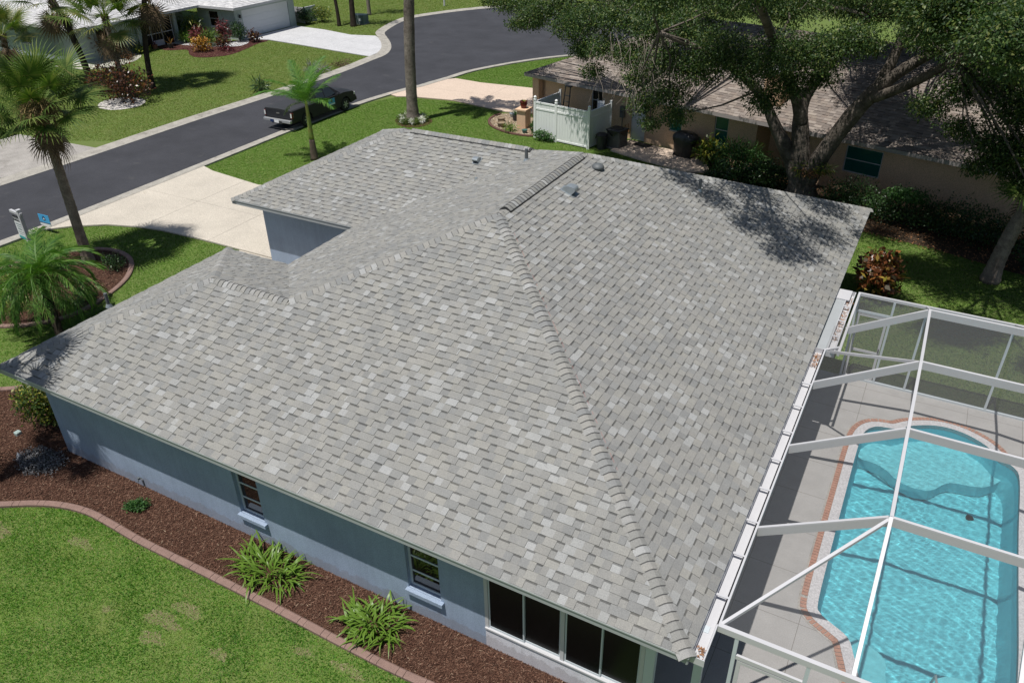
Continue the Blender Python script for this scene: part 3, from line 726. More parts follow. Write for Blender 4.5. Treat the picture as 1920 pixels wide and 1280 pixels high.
# beds
front_edge = smooth_line([(-19.9, 1.0), (-19.6, 1.3), (-19.0, 1.8), (-18.3, 3.0)], k=5)
near_line = smooth_line([(-19.6, -2.9), (-17.5, -2.35), (-16.2, -1.9), (-15.35, -1.50), (-14.53, -1.02), (-13.9, -.76), (-13.2, -.63), (-12.4, -.64), (-11.4, -.68), (-9.3, -.66), (-7.6, -.66), (-6.0, -.68), (-4.8, -.68), (-3.5, -.62), (-1.5, -.62)], k=6)
near_bed = near_line+[(-1.5, .56), (-15.6, .56), (-15.6, 7.5), (-18.6, 6.5), (-18.6, 3.0)]+front_edge[::-1]+[(-20.3, -.5)]
flat('mulch_bed', near_bed, .012, M['mulch'])
island = smooth_line([(-25.38, 8.35), (-24.63, 8.75), (-23.84, 8.78), (-22.98, 8.45), (-22.15, 7.65), (-21.68, 6.72), (-21.42, 5.6), (-21.5, 4.75), (-22.04, 3.98), (-22.85, 3.45), (-24.2, 3.1), (-25.6, 3.5), (-26.5, 4.8), (-26.6, 6.4), (-26.2, 7.6)], True, 4)
flat('island_mulch_bed', island, .012, M['mulch'])
rock = smooth_line([(-20.15, 30.45), (-20.25, 29.5), (-19.7, 28.5), (-18.7, 27.85), (-17.6, 27.6), (-16.65, 27.9), (-16.9, 29.6), (-18.2, 30.6), (-19.5, 30.85)], True, 4)
flat('gravel_bed', rock, .02, M['gravel'])
flat('palm_ring_bed', smooth_line([(-24.9, 27.37), (-24.3, 26.5), (-23.48, 26.2), (-22.83, 26.64), (-22.75, 27.5), (-23.3, 28.2), (-24.1, 28.35)], True, 4), .012, M['mulch_red'])
opp = smooth_line([(-50.9, 34.2), (-49.6, 35.0), (-48.2, 34.0), (-47.0, 33.5), (-46.0, 33.9), (-45.3, 35.0), (-45.5, 36.6), (-46.2, 38.8), (-46.4, 40.2), (-48.4, 39.5), (-49.5, 37.8), (-52, 36.5), (-52.6, 35)], True, 4)
flat('opposite_mulch_bed', opp, .018, M['mulch_red'])
flat('opposite_walkway', smooth_line([(-48.3, 39.9), (-47.1, 38.8), (-46.9, 37.6), (-48.2, 36.8), (-50.2, 36.2), (-52.5, 36.2), (-52.8, 37.3), (-50.2, 37.6), (-48.7, 38.4)], True, 4), .03, M['white_concrete'])
shellbed = smooth_line([(-39.7, 23.0), (-39.8, 22.0), (-40.6, 21.2), (-41.9, 21.2), (-43.0, 22.2), (-43.0, 23.6), (-41.7, 24.4), (-40.3, 24.0)], True, 4); shellbed = [(-41.2+(p[0]+41.2)*.82, 22.5+(p[1]-22.5)*.78) for p in shellbed]
flat('shell_bed', shellbed, .018, M['shell'])
flat('shell_border', smooth_line([(-51.9, 27.2), (-50.2, 28.2), (-49.9, 30.1), (-50.8, 31.9), (-52.4, 32.6), (-54, 30.5), (-54, 27)], True, 4), .018, M['shell'])
flat('neighbour_bed', [(-8.2, 26.0), (-7.5, 28.2), (4.5, 25.6), (12, 24.5), (12, 20.5), (4.64, 21.6), (2.29, 22.4), (.1, 22.8), (-1.5, 23.0), (-5, 24.0), (-7.2, 25.2)], .012, M['soil'])

# ------------------------------------------------------------------ edging: every cast block its own part
def edging(label, line, mat, w=.16, h=.085, closed=False, lens=(.42, .17), name='garden_edging', group=None):
    e = empty(name, (line[0][0], line[0][1], 0), 0, label, 'edging', group); o0 = Vector((line[0][0], line[0][1]))
    dense = resample(line+([line[0]] if closed else []), .03); i = 0; k = 0; m0 = None
    while i < len(dense)-3:
        n = max(3, int(lens[k % len(lens)]/.03)); seg = dense[i:i+n]
        if len(seg) < 3: break
        seg = [tuple(p) for p in seg]+([tuple(dense[i+n-1].lerp(dense[min(i+n, len(dense)-1)], .72))] if i+n < len(dense) else []); mid = [seg[0], seg[len(seg)//2], seg[-1]]; a = offset(mid, w/2); b = offset(mid, -w/2)
        V, F = [], []; top = h*(1+.04*math.sin(i)); 
        for P, Q in zip(a, b):
            for t, z in ((0, 0), (0, top*.75), (.18, top), (.82, top), (1, top*.75), (1, 0)): V.append((P[0]+(Q[0]-P[0])*t-o0.x, P[1]+(Q[1]-P[1])*t-o0.y, z))
        for r in range(2):
            for q in range(5): x = r*6+q; F.append((x, x+1, x+7, x+6))
        F += [(5, 4, 3, 2, 1, 0), (12, 13, 14, 15, 16, 17)]
        mk('edging_block', V, F, mat, e); i += n; k += 1
    return e
edging('long reddish concrete edging curving between the near lawn and the mulch bed', near_line, M['edging'])
edging('round reddish concrete edging encircling the mulch island near the street', island, M['edging'], closed=True, w=.17)
edging('short reddish edging at the front corner of the mulch bed by the left lawn', front_edge, M['edging'])
edging('dark brown edging curving round the gravel bed of flower pots', rock[:26], M['edging_dark'], w=.14)

# ================================================================== MAIN HOUSE
house = empty('house', (-.5, .55, 0), 0, 'blue grey single storey house with a large grey shingle hip roof', 'house')
HM = Matrix.Translation((.5, -.55, 0))
def hchild(o):
    o.matrix_parent_inverse = HM; return o
hroot = house
class _P: pass
# roof underlay (one solid shell with fascia thickness)
W, RY, D1, D2, GX, G0, CY = 13.7, 6.85, 6.968, 9.838, 18.786, 9.838, 18.278
AX = 16.023
z_ = lambda h: E0+K*h
Pt = dict(A=(-AX, 0, 0), Bc=(0, 0, 0), C=(0, CY, 0), P=(-RY, RY, RY), Q=(-RY, CY-RY, RY), R1=(-AX+D1/2, D1/2, D1/2), R2=(-W+D1/2, D1/2, D1/2), V=(-W, D1, 0), D=(-AX, D1, 0),
          G1=(-GX, G0, 0), G2=(-W, G0, 0), G3=(-GX+(CY-G0)/2, (G0+CY)/2, (CY-G0)/2), VG=(-W+(CY-G0)/2, (G0+CY)/2, (CY-G0)/2), G4=(-GX, CY, 0))
P3 = {k: Vector((v[0], v[1], z_(v[2]))) for k, v in Pt.items()}
faces = dict(F1=(['A', 'Bc', 'P', 'R2', 'R1'], 'A', (1, 0), (0, 1)), F2=(['Bc', 'C', 'Q', 'P'], 'Bc', (0, 1), (-1, 0)), F4=(['V', 'R2', 'P', 'Q', 'VG', 'G2'], 'V', (0, -1), (1, 0)),
             F5=(['G1', 'G2', 'VG', 'G3'], 'G1', (1, 0), (0, 1)), F6=(['G1', 'G3', 'G4'], 'G4', (0, -1), (1, 0)), F7=(['C', 'G4', 'G3', 'VG', 'Q'], 'C', (-1, 0), (0, -1)),
             F8=(['V', 'D', 'R1', 'R2'], 'V', (-1, 0), (0, -1)), F9=(['D', 'A', 'R1'], 'D', (0, -1), (1, 0)))
Vr, Fr = [], []
for k, (ids, o, u, v) in faces.items():
    b = len(Vr); Vr += [P3[i] for i in ids]; Fr.append(tuple(range(b, b+len(ids))))
roof = hchild(mk('roof', Vr, Fr, M['shingle'], house, cols=[(.2, .2, .2)]*len(Fr)))
items = []
for j, (k, (ids, o, u, v)) in enumerate(faces.items()):
    items += roof_face([Pt[i][:2] for i in ids], Pt[o][:2], u, v, E0+.002, 11+j, liteamt=.11 if k in ('F1', 'F2') else .09)
emit_shingles(items, roof, 300, CAMPOS, M['shingle'])
# ridge and hip caps
lift = Vector((0, 0, .008))
for (a, b, n1, n2, single) in (('Bc', 'P', '-y', '+x', True), ('A', 'R1', '-y', '-x', True), ('R2', 'R1', '-y', '+y', True), ('R2', 'P', '-y', '-x', True), ('G1', 'G3', '-y', '-x', True),
                               ('C', 'Q', '+x', '+y', False), ('D', 'R1', '+y', '-x', False), ('VG', 'Q', '-x', '+y', False), ('G4', 'G3', '-x', '+y', False)):
    caps(roof, P3[a]+lift, P3[b]+lift, NL[n1], NL[n2], single, seed=len(a+b)+ord(a[0]))
def ridge_vent(a, b, n1, n2):
    caps(roof, a+lift, b+lift, n1, n2, True, raise_=.035)
    d = (b-a).normalized(); up = (n1+n2).normalized(); mb = MB()
    V = []; 
    for n, s in ((n1, 1), (n2, 1)):
        sd = d.cross(n).normalized()
        if sd.dot(up) > 0: sd = -sd
        V.append(sd)
    for q in (a-d*.01, b+d*.01):
        for (s, w, h) in ((V[0], .165, 0), (V[0], .158, .032), (V[0], 0, .045), (V[1], .158, .032), (V[1], .165, 0)): mb.v.append(tuple(q+s*w+up*(h+.008)))
    for i in range(4): mb.f.append((i, i+1, i+6, i+5))
    mb.f.append((0, 1, 2, 3, 4)); mb.f.append((9, 8, 7, 6, 5))
    mb.build('ridge_vent', M['black_metal'], roof)
ridge_vent(Vector((-RY, 7.15, z_(RY))), Vector((-RY, 11.2, z_(RY))), NL['+x'], NL['-x'])
caps(roof, P3['P']+lift, Vector((-RY, 7.1, z_(RY)))+lift, NL['+x'], NL['-x'], True)
gz = z_((CY-G0)/2); gy = (G0+CY)/2
ridge_vent(Vector((-14.25, gy, gz)), Vector((-9.75, gy, gz)), NL['-y'], NL['+y'])
# red chalk marks that show beside two hips
for a, b, off in ((P3['Bc'], P3['P'], Vector((0, .235, 0))),):
    mb = MB()
    for i in range(14):
        t0 = .30+.045*i; p = a.lerp(b, t0)+off; q = a.lerp(b, t0+.035)+off; p.z = q.z = 0
        f = (lambda p: z_(-p.x)+.016) if off.y > 0 else (lambda p: z_(p.y)+.016)
        p.z, q.z = f(p), f(q); mb.bar(p, q, .005, .003)
    mb.build('chalk_line', M['red_line'], roof)
# fascia + drip edge + soffit
eaves = [('A', 'Bc'), ('Bc', 'C'), ('C', 'G4'), ('G4', 'G1'), ('G1', 'G2'), ('V', 'D'), ('D', 'A')]
for a, b in eaves:
    a3, b3 = P3[a], P3[b]; d = (b3-a3).normalized(); inn = Vector((-d.y, d.x, 0))
    mb = MB(); mb.bar(a3+inn*.022+Vector((0, 0, -.082)), b3+inn*.022+Vector((0, 0, -.082)), .02, .145)
    hchild(mb.build('fascia', M['fascia'], house))
    mb = MB(); mb.bar(a3+inn*.004+Vector((0, 0, -.012)), b3+inn*.004+Vector((0, 0, -.012)), .024, .03); hchild(mb.build('drip_edge', M['soffit'], house))
a3, b3 = P3['V'], P3['G2']; MBv = MB(); MBv.bar(Vector((-W+.03, D1, E0-.082)), Vector((-W+.03, G0, E0-.082)), .02, .145); hchild(MBv.build('fascia', M['fascia'], house))
def fl(name, poly, z, mat, parent): o = flat(name, poly, z, mat, parent, None); return o
hchild(fl('soffit', [(-AX+.03, .03), (-.03, .03), (-.03, CY-.03), (-GX+.03, CY-.03), (-GX+.03, G0+.03), (-W+.03, G0+.03), (-W+.03, D1-.03), (-AX+.03, D1-.03)], E0-.15, M['soffit'], house))
# walls
WT = E0-.155; YW = .544
w1 = (-9.62, -8.95, .66, 1.80); w2 = (-5.36, -4.64, .68, 1.82); LX = -3.70
XL = -15.51
hchild(wall(house, 'front_wall', M['stucco'], (XL, YW), (LX, YW), -.1, WT, .2, [(w[0]-XL, w[1]-XL, w[2], w[3]) for w in (w1, w2)]))
for w in (w1, w2): hchild(window(house, (w[0], YW), (1, 0), w[1]-w[0], w[2], w[3], M['window_frame'], M['glass'], rows=3, inset=.09, sill=M['stucco']))
hchild(wall(house, 'left_wall', M['stucco'], (XL, 6.45), (XL, YW+.2), -.1, WT, .2, [(1.8, 3.3, .7, 2.0)]))
hchild(wall(house, 'recess_wall', M['stucco'], (-13.2, 6.45), (XL+.2, 6.45), -.1, WT, .2))
hchild(wall(house, 'entry_wall', M['stucco'], (-13.2, 10.38), (-13.2, 6.45), -.1, WT, .2, [(1.4, 2.4, -.1, 2.1)]))
hchild(window(house, (-13.2, 8.98), (0, -1), 1.0, 0, 2.1, M['door_white'], M['dark_screen'], rows=1, inset=.08, name='entry_door'))
hchild(wall(house, 'garage_side_wall', M['stucco'], (-18.02, 10.38), (-13.4, 10.38), -.1, WT, .2))
hchild(wall(house, 'garage_front_wall', M['stucco'], (-18.02, 17.76), (-18.02, 10.58), -.1, WT, .2, [(1.3, 6.2, -.1, 2.15)]))
hchild(window(house, (-18.02, 16.46), (0, -1), 4.9, 0.02, 2.15, M['white'], M['door_white'], rows=4, inset=.08, name='garage_door'))
hchild(wall(house, 'back_wall', M['stucco'], (-.55, 17.76), (-17.82, 17.76), -.1, WT, .2))
hchild(wall(house, 'right_wall', M['stucco'], (-.55, 10.0), (-.55, 17.56), -.1, WT, .2))
hchild(wall(house, 'lanai_inner_wall', M['stucco_white'], (-3.72, YW+.25), (-3.72, 9.8), -.02, WT, .15, [(1.0, 3.4, .02, 2.1), (4.6, 8.0, .02, 2.1)]))
for y0, y1 in ((YW+1.25, YW+3.65), (YW+4.85, YW+8.25)): hchild(window(house, (-3.72, y0), (0, 1), y1-y0, .02, 2.1, M['white'], M['dark_screen'], rows=1, cols=3, inset=.05, name='sliding_door'))
hchild(wall(house, 'lanai_end_wall', M['stucco'], (-3.70, 9.8), (-.55, 9.8), -.02, WT, .2))
# lanai knee wall with tall dark sliders
hchild(wall(house, 'knee_wall', M['stucco_white'], (LX+.002, YW-.004), (-.72, YW-.004), -.1, .50, .15))
frm = MB(); 
for x in (LX+.03, -2.195, -.80): frm.box(x-.035, x+.035, YW-.002, YW+.10, .5, WT)
frm.box(LX, -.77, YW-.03, YW+.12, .50, .535)
hchild(frm.build('slider_frame', M['white'], house))
for x0, x1 in ((LX+.07, -2.24), (-2.15, -.84)):
    xm = (x0+x1)/2
    for a, b, dy in ((x0, xm+.012, .012), (xm-.012, x1, .042)):
        mb = MB(); mb.box(a, a+.028, YW+dy, YW+dy+.025, .54, WT); mb.box(b-.028, b, YW+dy, YW+dy+.025, .54, WT); mb.box(a+.028, b-.028, YW+dy, YW+dy+.025, .54, .58)
        f = hchild(mb.build('slider_panel', M['window_frame'], house)); MB().box(a+.027, b-.027, YW+dy+.008, YW+dy+.014, .575, WT).build('pane', M['dark_screen'], f)
hchild(MB().box(-.76, -.60, YW-.01, YW+.12, 0, WT).build('corner_post', M['window_frame'], house))
hchild(MB().box(-.03, .10, YW+.12, YW+.25, 0, WT).build('corner_post', M['window_frame'], house))
MBx = MB().box(-.60, -.04, YW+.17, YW+.20, .30, .345); hchild(MBx.build('lanai_rail', M['white'], house))
# hose bib on the near wall
hb = MB(); hb.tube([(-12.84, YW-.0, .26), (-12.84, YW-.07, .27), (-12.84, YW-.10, .22)], [.018, .018, .014], 8); hb.lathe([(.0, .0), (.03, .0), (.03, .012), (0, .012)], 8, (-12.84, YW-.06, .30)); hb.tube([(-12.78, YW-.015, .02), (-12.78, YW-.015, .24), (-12.84, YW-.02, .27)], .012, 6)
hchild(hb.build('hose_tap', M['lead'], house))
# roof fixtures
def on(fx, x, y): return {'F2': E0-K*x, 'F1': E0+K*y, 'F4': E0+K*(x+W), 'F5': E0+K*(y-G0), 'F9': E0+K*(x+AX)}[fx]
def pipe(x, y, fx, h=.28, r=.035, mat='lead', flash=True):
    z = on(fx, x, y); e = hchild(MB().tube([(x, y, z-.05), (x, y, z+h)], [r, r], 10).build('vent_pipe', M[mat], house))
    MB().tube([(x, y, z-.01), (x, y, z+.07)], [r*2.0, r*1.25], 12).build('flashing', M['galv'] if flash else M[mat], e)
pipe(-9.35, 12.93, 'F4', .36, .05); pipe(-10.62, 12.09, 'F4', .05, .03, 'galv'); pipe(-4.09, 13.1, 'F2', .34, .04); pipe(-16.55, 3.30, 'F9', .38, .045)
def hood(x, y, fx, axis, s=1.0, name='exhaust_hood'):
    """galvanised exhaust hood: sheet curving up from the roof to an opening that looks down-slope"""
    z = on(fx, x, y); dn = Vector((axis[0], axis[1], -K)).normalized(); sd = Vector((-axis[1], axis[0], 0)); up = sd.cross(dn) if sd.cross(dn).z > 0 else dn.cross(sd)
    M4 = Matrix(((dn.x, sd.x, up.x, x), (dn.y, sd.y, up.y, y), (dn.z, sd.z, up.z, z+.01), (0, 0, 0, 1))); n = 10; hwid = .15*s
    arc = [(-.20*s+.34*s*(1-math.cos(t)), .25*s*math.sin(t)) for t in [math.pi/2*i/n for i in range(n+1)]]+[(.19*s, .225*s), (.215*s, .17*s)]
    m = len(arc); V = [M4 @ Vector((a, -hwid, b+.01)) for a, b in arc]+[M4 @ Vector((a, hwid, b+.01)) for a, b in arc]; F = [(i, i+1, m+i+1, m+i) for i in range(m-1)]
    V += [M4 @ Vector((.15*s, -hwid, .01)), M4 @ Vector((.15*s, hwid, .01))]; F += [tuple(range(m-1, -1, -1))+(2*m,), tuple(range(m, 2*m))+(2*m+1,)]
    o = hchild(mk(name, V, F, M['galv'], house)); MB().box(-.26*s, .27*s, -hwid*1.3, hwid*1.3, 0, .012, M4).build('base_flange', M['galv'], o)
    MB().box(.02*s, .05*s, -hwid*.97, hwid*.97, .012, .2*s, M4).build('throat', M['black_metal'], o); return o
hood(-6.28, 9.30, 'F2', (1, 0), .78); hood(-11.25, 13.22, 'F5', (0, -1), .62)
z = on('F2', -6.39, 11.1); dome = MB(); dome.lathe([(0.17, 0), (.165, .05), (.12, .10), (.05, .125), (0.001, .13)], 18, (-6.30, 11.12, z-.02)); hchild(dome.build('dome_vent', M['lead'], house, smooth=True))

# gutters: white troughs along the right eave, leaf litter inside, straps across
def gutter(label, x0, x1, y0, y1, z, straps, litter):
    e = empty('gutter', (x0, y0, z-.12), 0, label, 'gutter', 'white gutters along the pool side eave'); L = y1-y0; w = x1-x0; h = .12
    V, F = [], []; prof = [(0, h), (0, 0), (w*.85, 0), (w, h*.55), (w, h+.01), (w-.02, h+.01), (w-.02, h*.58), (w*.85-.012, .012), (.012, .012), (.012, h)]
    for y in (0, L): V += [(a, y, b) for a, b in prof]
    n = len(prof); F = [(i, n+i, n+(i+1) % n, (i+1) % n) for i in range(n)]; mk('trough', V, F, M['white'], e)
    for y in (0, L): MB().box(-.006, w+.006, y-.006 if y == 0 else y, y+.006 if y == 0 else y+.01, -.006, h+.012).build('end_cap', M['white'], e)
    for s in straps: MB().box(.0, w, s-y0-.022, s-y0+.022, h-.004, h+.012).build('strap', M['white'], e)
    rg = np.random.default_rng(int(y0*10)+5); P = []
    for (a, b, n_) in litter: P.append(np.stack([rg.random(n_)*w*.8+.02, a-y0+rg.random(n_)*(b-a), .02+rg.random(n_)*.05], 1))
    if P:
        P = np.concatenate(P); Vv, Ff = leaf_quads(P, unit(rg.normal(size=P.shape)*[1, 1, .3]), unit(rg.normal(size=P.shape)*.4+[0, 0, 1]), .035+.03*rg.random(len(P)), .012+.014*rg.random(len(P)))
        tag(npmesh('leaf_litter', Vv, Ff, M['leaf_litter'], e), kind='stuff')
    return e
gutter('long white gutter below the near part of the right roof edge', .004, .20, .10, 9.30, E0-.06, [1.35, 2.3, 3.15, 4.05, 4.95, 5.9, 6.85, 7.75], [(.12, .40, 40), (8.6, 9.2, 130)])
gutter('shorter white gutter full of brown leaves beside the far end of the pool cage', .24, .42, 9.34, 12.55, E0-.10, [10.1, 10.9, 11.7], [(10.0, 12.3, 230)])
hchild(MB().box(.002, .26, 9.36, 12.58, 2.515, 2.53).build('light_gap_plate', M['fascia'], house))  # added plate, blocks sun leaking onto the deck between roof edge and gutter
tag(MB().box(.0, .33, 12.05, 12.6, 2.535, 2.56).build('gutter_flashing', M['white']), 'white flashing plate between roof edge and far end of the gutter', 'flashing')

# ================================================================== POOL, DECK, CAGE
deck_out = [(-3.5, .56), (5.95, .56), (5.95, 12.58), (-.52, 12.58), (-.52, 9.82), (-3.5, 9.82)]
cop_out = offset(POOL, -.22, True)
A_ = abs(area(cop_out)) > abs(area(POOL))
sg = -1 if A_ else 1
def off(d): return offset(POOL, sg*d, True)
tess_hole('pool_deck', deck_out, off(.36), .03, M['deck'])
pool = empty('swimming_pool', (3.1, 6.5, 0), 0, 'turquoise swimming pool with pale coping and a brick border under the screen cage', 'swimming pool')
PM = Matrix.Translation((-3.1, -6.5, 0))
def pch(o): o.matrix_parent_inverse = PM; return o
def ring(name, a, b, za, zb, mat):
    n = len(a); V = [(p[0], p[1], za) for p in a]+[(p[0], p[1], zb) for p in b]+[(p[0], p[1], za-.12) for p in a]
    F = [(i, (i+1) % n, n+(i+1) % n, n+i) for i in range(n)]+[((i+1) % n, i, 2*n+i, 2*n+(i+1) % n) for i in range(n)]
    return pch(mk(name, V, F, mat, pool))
ring('coping', off(0), off(.20), .045, .045, M['plaster_white'])
# brick border
bl_a = resample(off(.205)+[off(.205)[0]], .083); k = 0
Vb = []
mebrick = None; cnt = 0
for i in range(len(bl_a)-1):
    a, b = bl_a[i], bl_a[i+1]; t = (b-a).normalized(); 
    nn = Vector((t.y, -t.x))*( -1 if sg > 0 else 1)
    if mebrick is None:
        o = MB().box(.006, .075, 0, .115, 0, .048).build('coping_brick', M['brick'], pool, bevel=0); mebrick = o.data
    else: o = bpy.data.objects.new('coping_brick', mebrick); link(o); o.parent = pool
    ang = math.atan2(t.y, t.x)
    # the brick runs outward from the pool
    side = 1 if (Vector((-t.y, t.x)).dot(a-Vector((3.1, 6.8))) > 0) else -1
    o.matrix_parent_inverse = PM
    if side > 0: o.location = (a.x, a.y, .0)
    else: o.location = (a.x+t.y*.115, a.y-t.x*.115, .0)
    o.rotation_euler = (0, 0, ang); cnt += 1
# mortar bed under the bricks
ring('mortar_bed', off(.20), off(.36), .034, .034, M['old_concrete'])
# basin
inner = off(-.0); n = len(inner); DP = 1.35
V = [(p[0], p[1], .044) for p in inner]+[(p[0], p[1], -.6) for p in inner]+[(3.1+(p[0]-3.1)*.93, 6.8+(p[1]-6.8)*.97, -DP) for p in inner]
F = [((i+1) % n, i, n+i, n+(i+1) % n) for i in range(n)]+[(n+(i+1) % n, n+i, 2*n+i, 2*n+(i+1) % n) for i in range(n)]
F += [(2*n+t[0], 2*n+t[1], 2*n+t[2]) for t in tessellate_polygon([[Vector((v[0], v[1], 0)) for v in V[2*n:]]])]
pch(mk('basin', V, F, M['pool_plaster'], pool))
def ledge(poly, z, mat='pool_ledge', name='bench'): pch(MB().prism(poly, -1.3, z).build(name, M[mat], pool))
ledge(smooth_line([(1.15, 9.95), (2.0, 9.75), (2.5, 9.35), (3.1, 9.35), (3.5, 9.85), (4.1, 10.0), (4.5, 10.35), (4.7, 11.0), (4.2, 11.6), (3.0, 11.8), (2.0, 11.4), (1.2, 10.9)], True, 3), -.8)
ledge(smooth_line([(1.8, 4.0), (2.3, 4.05), (2.75, 3.85), (2.85, 3.3), (3.3, 2.9), (3.9, 2.9), (4.3, 3.1), (4.3, 2.95), (3.75, 2.5), (3.0, 2.45), (2.6, 2.8), (2.35, 3.35), (2.15, 3.8)], True, 3), -.35)
ledge(smooth_line([(3.5, 3.55), (3.75, 3.95), (4.3, 4.0), (4.65, 3.7), (4.6, 3.2), (4.2, 2.9), (3.7, 3.0)], True, 3), -.30, name='step')
def water_surface():
    """rippled sheet: fine grid clipped to the pool outline, heights from summed waves"""
    st = .020; rgw = np.random.default_rng(3); xs = np.arange(1.3, 5.0, st); ys_ = np.arange(2.2, 11.5, st); X, Y = np.meshgrid(xs, ys_); Z = np.zeros_like(X)
    for i in range(90):
        a = 1.1+1.5*rgw.normal(); l = .045+.5*rgw.random()**2.4; k = 6.283/l; env = .55+.45*np.sin(X*rgw.uniform(.6, 2.2)+Y*rgw.uniform(-2, 2)+rgw.random()*6.283)
        Z += .00032*(l/.3)**1.2*env*np.sin(k*(X*math.cos(a)+Y*math.sin(a))+1.1*np.sin(X*rgw.uniform(1, 3)+Y*rgw.uniform(1, 3))+rgw.random()*6.283)
    inside = pip(X, Y, off(-.0)) | pip(X, Y, off(.03)); V = np.stack([X.ravel(), Y.ravel(), Z.ravel()-.05], 1); ny, nx = X.shape; idx = np.arange(ny*nx).reshape(ny, nx); ok = pip(X, Y, off(.06))
    q = np.stack([idx[:-1, :-1], idx[:-1, 1:], idx[1:, 1:], idx[1:, :-1]], -1).reshape(-1, 4); kk = ok.ravel()[q].all(1); return npmesh('water', V, q[kk], M['water'], pool, smooth=True)
wt = pch(water_surface()); wt.cycles.is_caustics_caster = True
sun_d.cycles.is_caustics_light = True
for o in list(pool.children):
    if o.name.split('.')[0] in ('basin', 'bench', 'step'): o.cycles.is_caustics_receiver = True
dr = MB().lathe([(.09, 0), (.09, .03), (.04, .05), (0.001, .052)], 12, (4.05, 9.2, -1.34)); pch(dr.build('drain_cover', M['dark_plastic'], pool))
rail = MB().tube([(3.45, 2.55, .0), (3.45, 2.6, .55), (3.45, 2.85, .72), (3.45, 3.2, .55), (3.45, 3.45, -.2)], .022, 8); pch(rail.build('grab_rail', M['chrome'], pool, smooth=True))

cage = empty('pool_cage', (.2, .8, 0), 0, 'white aluminium screen cage standing over the swimming pool', 'screen enclosure'); CM = Matrix.Translation((-.2, -.8, 0))
def cch(o): o.matrix_parent_inverse = CM; return o
ZE, ZT = 2.55, 3.66; X0, XK1, XK2, X1 = .205, 2.085, 4.02, 5.90; YN, YF = .80, 12.55
def beam(a, b, w=.05, h=.15, name='beam'): 
    mb = MB(); mb.bar(a, b, w, h); return cch(mb.build(name, M['white'], cage))
beam((X0, YN, ZE), (X0, 9.33, ZE), .055, .10, 'eave_beam'); beam((X0+.30, 9.33, ZE), (X0+.30, YF, ZE), .055, .10, 'eave_beam'); beam((X0, 9.33, ZE), (X0+.30, 9.60, ZE+.003), .05, .09, 'eave_beam')
beam((X1, YN, ZE), (X1, YF, ZE), .055, .10, 'eave_beam'); beam((X0, YN, ZE), (X1, YN, ZE), .07, .12, 'eave_beam'); beam((X0+.3, YF, ZE), (X1, YF, ZE), .05, .08, 'eave_beam')
dk = Vector((0, 0, -.07)); ys = [3.06, 5.50, 7.90, 10.62]
for y in ys:
    xs = X0 if y < 9.4 else X0+.3; zk = ZT if y < 10 else 3.45
    beam(Vector((xs, y, ZE))+dk, Vector((XK1, y, zk))+dk, .05, .17, 'rafter'); beam(Vector((XK1, y, zk))+dk, Vector((XK2, y, zk))+dk, .05, .17, 'rafter'); beam(Vector((XK2, y, zk))+dk, Vector((X1, y, ZE))+dk, .05, .17, 'rafter')
for xk in (XK1, XK2):
    pts = [(xk, YN, ZE), (xk, ys[0], ZT), (xk, ys[2], ZT), (xk, ys[3], 3.45), (xk, YF, ZE)]
    for a, b in zip(pts, pts[1:]): beam(a, b, .055, .055, 'purlin')
beam((X0, YN, ZE), (XK1, ys[0], ZT-.03), .05, .055, 'hip_rafter'); beam((X1, YN, ZE), (XK2, ys[0], ZT-.03), .05, .055, 'hip_rafter')
beam((X0+.12, 9.36, ZE+.0), (XK1, 7.95, ZT-.05), .045, .06, 'brace')
# posts and rails
for y in (YN+.0, 3.06, 5.5, 7.9, 10.62, YF): cch(MB().box(X1-.03, X1+.03, y-.03, y+.03, .03, ZE-.05).build('post', M['white'], cage))
for x in (.50, 1.52, 2.10, 4.02): 
    cch(MB().box(x-.028, x+.028, YN-.03, YN+.03, .03, ZE-.06).build('post', M['window_frame'], cage))
for x in (.52, 1.36, 2.12, 4.02): cch(MB().box(x-.028, x+.028, YF-.03, YF+.03, .03, ZE-.04).build('post', M['window_frame'], cage))
cch(MB().box(.53, 1.49, YN-.02, YN+.02, 2.04, 2.12).build('transom', M['white'], cage)); cch(MB().box(.55, 1.33, YF-.02, YF+.02, 2.04, 2.11).build('transom', M['window_frame'], cage))
cch(MB().box(.5, 5.9, YF-.035, YF+.035, .03, .09).build('bottom_rail', M['window_frame'], cage)); cch(MB().box(1.53, 5.9, YN-.035, YN+.035, .03, .09).build('bottom_rail', M['window_frame'], cage))
for (xa, xb, y) in ((.56, 1.46, YN), (.58, 1.31, YF)):
    mb = MB(); 
    for a, b, c, d in ((xa, xa+.06, .05, 2.02), (xb-.06, xb, .05, 2.02), (xa+.06, xb-.06, 1.96, 2.02), (xa+.06, xb-.06, .05, .13), (xa+.06, xb-.06, .9, .97)): mb.box(a, b, y-.018, y+.018, c, d)
    dd = cch(mb.build('screen_door', M['white'], cage)); MB().box(xb-.05, xb-.02, y-.06, y+.06, 1.0, 1.1).build('handle', M['dark_plastic'], dd)
def scr(name, vs, mat): cch(mk(name, vs, [tuple(range(len(vs)))], M[mat], cage))
yy = [YN]+ys+[YF]
